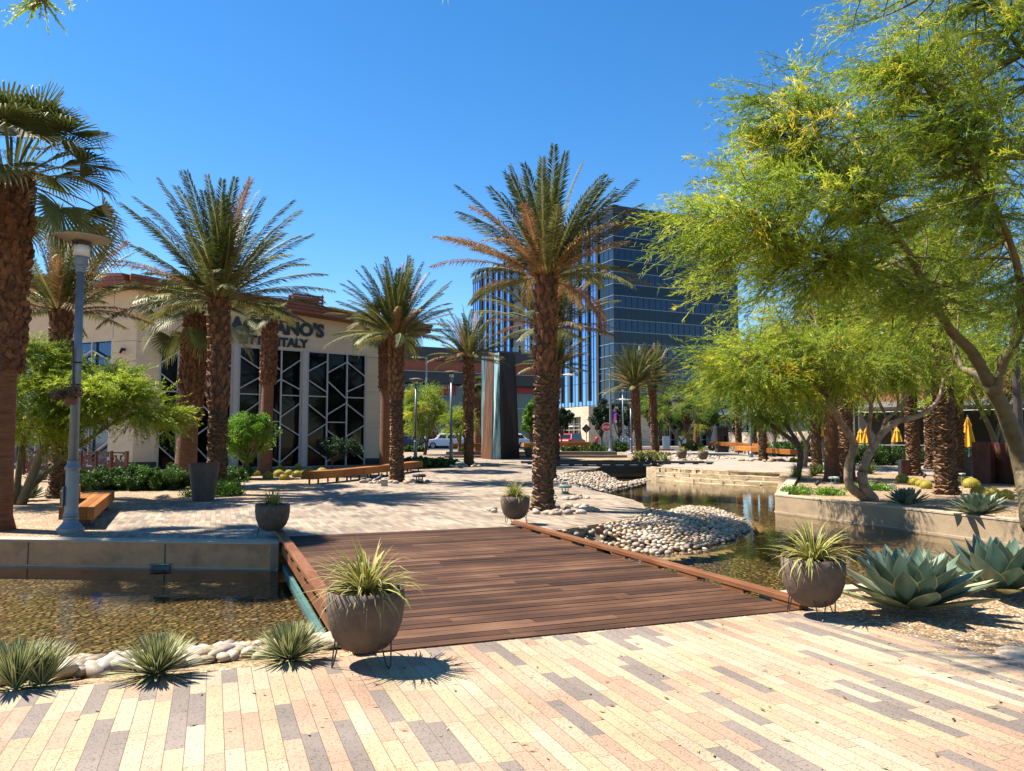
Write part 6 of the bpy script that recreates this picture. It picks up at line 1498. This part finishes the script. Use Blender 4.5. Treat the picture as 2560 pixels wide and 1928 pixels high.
# ================================================================ signs, hydrant, small things
def sign(px,Y,py,label,shape):
    b=onY(px,Y); b.z=hz(Y); z=at(px,py,Y).z-b.z; t=thing('stop_sign' if shape=='stop' else 'road_sign',label,'sign',b); m=MB(); m.tube([(0,0,0),(0,0,z)],.035,8); m.build('post',M['metal_grey'],t)
    n=8 if shape=='stop' else 4; r=.43; a0=PI/8 if n==8 else 0; y=-.04 if n==8 else .04
    k=MB(); v=[(r*math.cos(a0+2*PI*i/n),y-.01,z+r*math.sin(a0+2*PI*i/n)) for i in range(n)]+[(r*math.cos(a0+2*PI*i/n),y+.01,z+r*math.sin(a0+2*PI*i/n)) for i in range(n)]
    fs=[tuple(range(n)),tuple(range(2*n-1,n-1,-1))]+[(i,n+i,n+(i+1)%n,(i+1)%n) for i in range(n)]; k.add(v,fs); k.build('plate',mat('stop_red',(.45,.02,.04),.4,.05,5) if n==8 else M['dark'],t)
    if n==8:
        k=MB(); 
        for i in range(8):
            a,b2=a0+2*PI*i/8,a0+2*PI*(i+1)/8; k.add([(.40*math.cos(a),y-.016,z+.40*math.sin(a)),(.40*math.cos(b2),y-.016,z+.40*math.sin(b2)),(.37*math.cos(b2),y-.016,z+.37*math.sin(b2)),(.37*math.cos(a),y-.016,z+.37*math.sin(a))],[(0,1,2,3)])
        k.build('border',M['white'],t)
        put_text('lettering','STOP',.3,0,z-.11,lambda s,zz,o=0:Vector((s,y-.013-o,zz)),Vector((1,0,0)),Vector((0,-1,0)),M['white'],t,.005,width=.6,extr=.003,o=.005)
sign(1516,66,1068,'red stop sign facing the plaza beside the banner lamp','stop')
sign(1466,70,1072,'dark back of a diamond road sign before the stone podium','dia')
b=onY(1492,61.5); b.z=.5; t=thing('fire_hydrant','red fire hydrant standing behind a rounded shrub','hydrant',b); m=MB(); m.lathe([(0,.5),(.16,.5),(.16,.56),(.11,.6),(.11,1.02),(.16,1.04),(.16,1.1),(.13,1.2),(.05,1.28),(0,1.3)],14); m.lathe([(.11,0),(.11,.5)],12); m.build('body',mat('hydrant_red',(.5,.02,.012),.4,.05,6),t); m=MB(); m.tube([(-.22,0,.85),(.22,0,.85)],.06,8); m.build('caps',M['rim'],t)
def mushroom(p,label,m,s=1.0):
    t=thing('path_light',label,'path light',p,0,'low mushroom path lights'); k=MB(); k.lathe([(0,0),(.13,0),(.13,.04),(.07,.06),(.07,.08),(0,.08)],16); k.build('base',m,t)
    for i in range(3): a=2*PI*i/3+.5; k=MB(); k.tube([(.09*math.cos(a),.09*math.sin(a),.04),(.10*math.cos(a),.10*math.sin(a),.2)],.014,6); k.build('strut',m,t)
    k=MB(); k.lathe([(0,.17),(.17,.18),(.19,.2),(.19,.235),(.15,.26),(0,.27)],20); k.build('cap',m,t); t.scale=(s,)*3
M['green']=mat('green_paint_metal',(.10,.17,.14),.5,.15,8)
mushroom(G(1413,1236),'green mushroom path light right of the central palm',M['green'],1.05)
mushroom(G(1048,1209),'black mushroom path light on the right of the pigeon palm ring',M['black'],1.3)
mushroom(G(1150,1171),'green path light left of the palm before the sculpture',M['green'],1.2)
mushroom(G(2085,1210),'pale green path light at the foot of the smooth orange palm',mat('pale_green',(.33,.40,.36),.5,.1,8),1.0)
b=G(961,1216); t=thing('box_light','small grey box light in the rock ring by the pigeon','path light',b); m=MB(); m.box((0,0,.11),(.2,.2,.22)); m.build('housing',M['metal_disc'],t,bevel=.01); m=MB(); m.box((0,0,.228),(.23,.23,.012)); m.build('lid',M['lampglass'],t)
b=G(2227,1222); t=thing('box_light','small grey box light on the planter gravel left of the barrel cacti','path light',b); m=MB(); m.box((0,0,.08),(.22,.16,.16)); m.build('housing',M['lampglass'],t,bevel=.01); m=MB(); m.tube([(.1,0,.1),(.17,0,.12),(.18,0,.02)],.012,6); m.build('conduit',M['metal_disc'],t)
b=G(2405,1230); t=thing('plant_label_stake','small pale sign on a stake among the barrel cacti','sign',b); m=MB(); m.tube([(0,0,0),(0,0,.52)],.012,6); m.build('stake',M['metal_disc'],t); m=MB(); m.box((.03,0,.55),(.16,.1,.03),.4); m.build('plate',M['white'],t)
for px,py,lab in ((2190,1215,'black spotlight on the gravel by the forked tree base'),(2045,1216,'black spotlight on the gravel left of the path light'),(2312,1196,'black spotlight behind the row of barrel cacti')):
    b=G(px,py); t=thing('ground_spotlight',lab,'spotlight',b,0,'black ground spotlights'); m=MB(); m.tube([(0,0,0),(0,0,.08)],.015,6); m.build('stake',M['black'],t); m=MB(); m.tube([(-.07,.03,.05),(.05,-.03,.17)],[.05,.075],10); m.build('lamp_head',M['black'],t)
b=G(2262,1189); t=thing('electrical_box','dark brown utility box in the shade left of the dark date palm','utility box',b); m=MB(); m.box((0,0,.33),(.42,.3,.66)); m.build('body',M['dark'],t,bevel=.01); m=MB(); m.box((0,-.155,.35),(.36,.012,.5)); m.build('door',M['corten'],t)
# pigeon
b=G(946,1213); b.z=.12; t=thing('pigeon','dark pigeon perched on a rock left of the box light','bird',b); m=MB()
m.tube([(-.17,0,.03),(-.10,0,.07),(-.03,0,.10),(.05,0,.13),(.09,0,.19),(.105,0,.235),(.12,0,.265)],[.012,.035,.06,.065,.042,.032,.012],12); m.lathe([(0,.245),(.03,.252),(.038,.275),(.026,.3),(0,.308)],10,c=(.11,0,0)); m.tube([(.14,0,.275),(.172,0,.265)],[.01,.003],6)
for sy in (-.025,.025): m.tube([(0,sy,.06),(.005,sy,.0)],.006,5); m.tube([(-.01,sy,.0),(.035,sy,.0)],.005,5)
m.build('body',mat('pigeon_feather',(.05,.05,.06),.6,.4,20),t,smooth=True)
m=MB(); 
for sy in (-1,1): m.add([(.05,sy*.06,.15),(-.03,sy*.075,.12),(-.16,sy*.03,.045),(-.06,sy*.058,.07)],[(0,1,2,3)]) 
m.build('wing',mat('pigeon_wing',(.10,.10,.12),.6,.3,30),t)
# pale utility cover at right edge of the gravel
b=G(2530,1648); b=G(2545,1640); t=thing('utility_cover','pale round utility cover set in the gravel at the right edge','cover',(b.x+.12,b.y,.0)); m=MB(); m.lathe([(0,.018),(.16,.02),(.24,.012),(.25,0)],28); m.build('lid',M['kerb'],t)
# shop front clutter
for px,Y,lab in ((1665,80,'pale sandwich board sign at the shop entrance'),(1706,79,'second pale sandwich board before the left fan palm')):
    b=onY(px,Y); b.z=.51; t=thing('sandwich_board',lab,'sign',b); m=MB(); m.hexa([(-.35,-.25,0),(.35,-.25,0),(.35,-.22,0),(-.35,-.22,0)],[(-.35,-.02,1.4),(.35,-.02,1.4),(.35,.01,1.4),(-.35,.01,1.4)]); m.hexa([(-.35,.22,0),(.35,.22,0),(.35,.25,0),(-.35,.25,0)],[(-.35,.012,1.4),(.35,.012,1.4),(.35,.04,1.4),(-.35,.04,1.4)]); m.build('board',M['white'],t)
b=onY(1600,74); b.z=.51; t=thing('red_kerb','red painted kerb by the crossing behind the palm pair','kerb',b); m=MB(); m.box((0,0,.06),(6.5,.3,.14)); m.build('kerb',mat('red_kerb_paint',(.4,.06,.05),.7,.2,3),t)
rng=np.random.default_rng(77)
def litter(name,label,poly,n,z,m):
    pts=scatter(poly,n,rng,.02); n=len(pts); P=np.array([(p[0],p[1],z+rng.uniform(.002,.01)) for p in pts]); a=rng.uniform(0,6.28,n); s=rng.uniform(.008,.03,n)
    d=np.stack([np.cos(a),np.sin(a),rng.normal(0,.15,n)],-1); e=np.stack([-np.sin(a),np.cos(a),rng.normal(0,.2,n)],-1)*.35
    V=np.stack([P-d*s[:,None],P-e*s[:,None],P+d*s[:,None],P+e*s[:,None]],1); o=npmesh(name,V.reshape(-1,3),np.arange(n*4).reshape(-1,4),rng.uniform(0,1,n),m); tag(o,label,'leaf litter',kind='stuff')
M['litter']=leafmat('dry_litter',[(0,(.10,.06,.03)),(.5,(.28,.19,.08)),(1,(.45,.36,.18))],.1)
litter('leaf_litter','dry leaf litter on the gravel round the two big agaves',[(3.2,5.6),(5.5,4.2),(8,8),(5.5,8.8),(3.1,7.6)],1500,.004,M['litter'])
litter('fallen_leaves','tiny dry leaves blown over the paving and plaza',[(-3,4.6),(3.4,3.2),(3.2,6.4),(2,7.0),(-.6,5.9)],170,.006,M['litter'])
litter('planter_litter','dry litter under the trees in the right planter',[(8,20.5),(10.5,15),(15,20),(14,27),(9,27)],2500,.004,M['litter'])
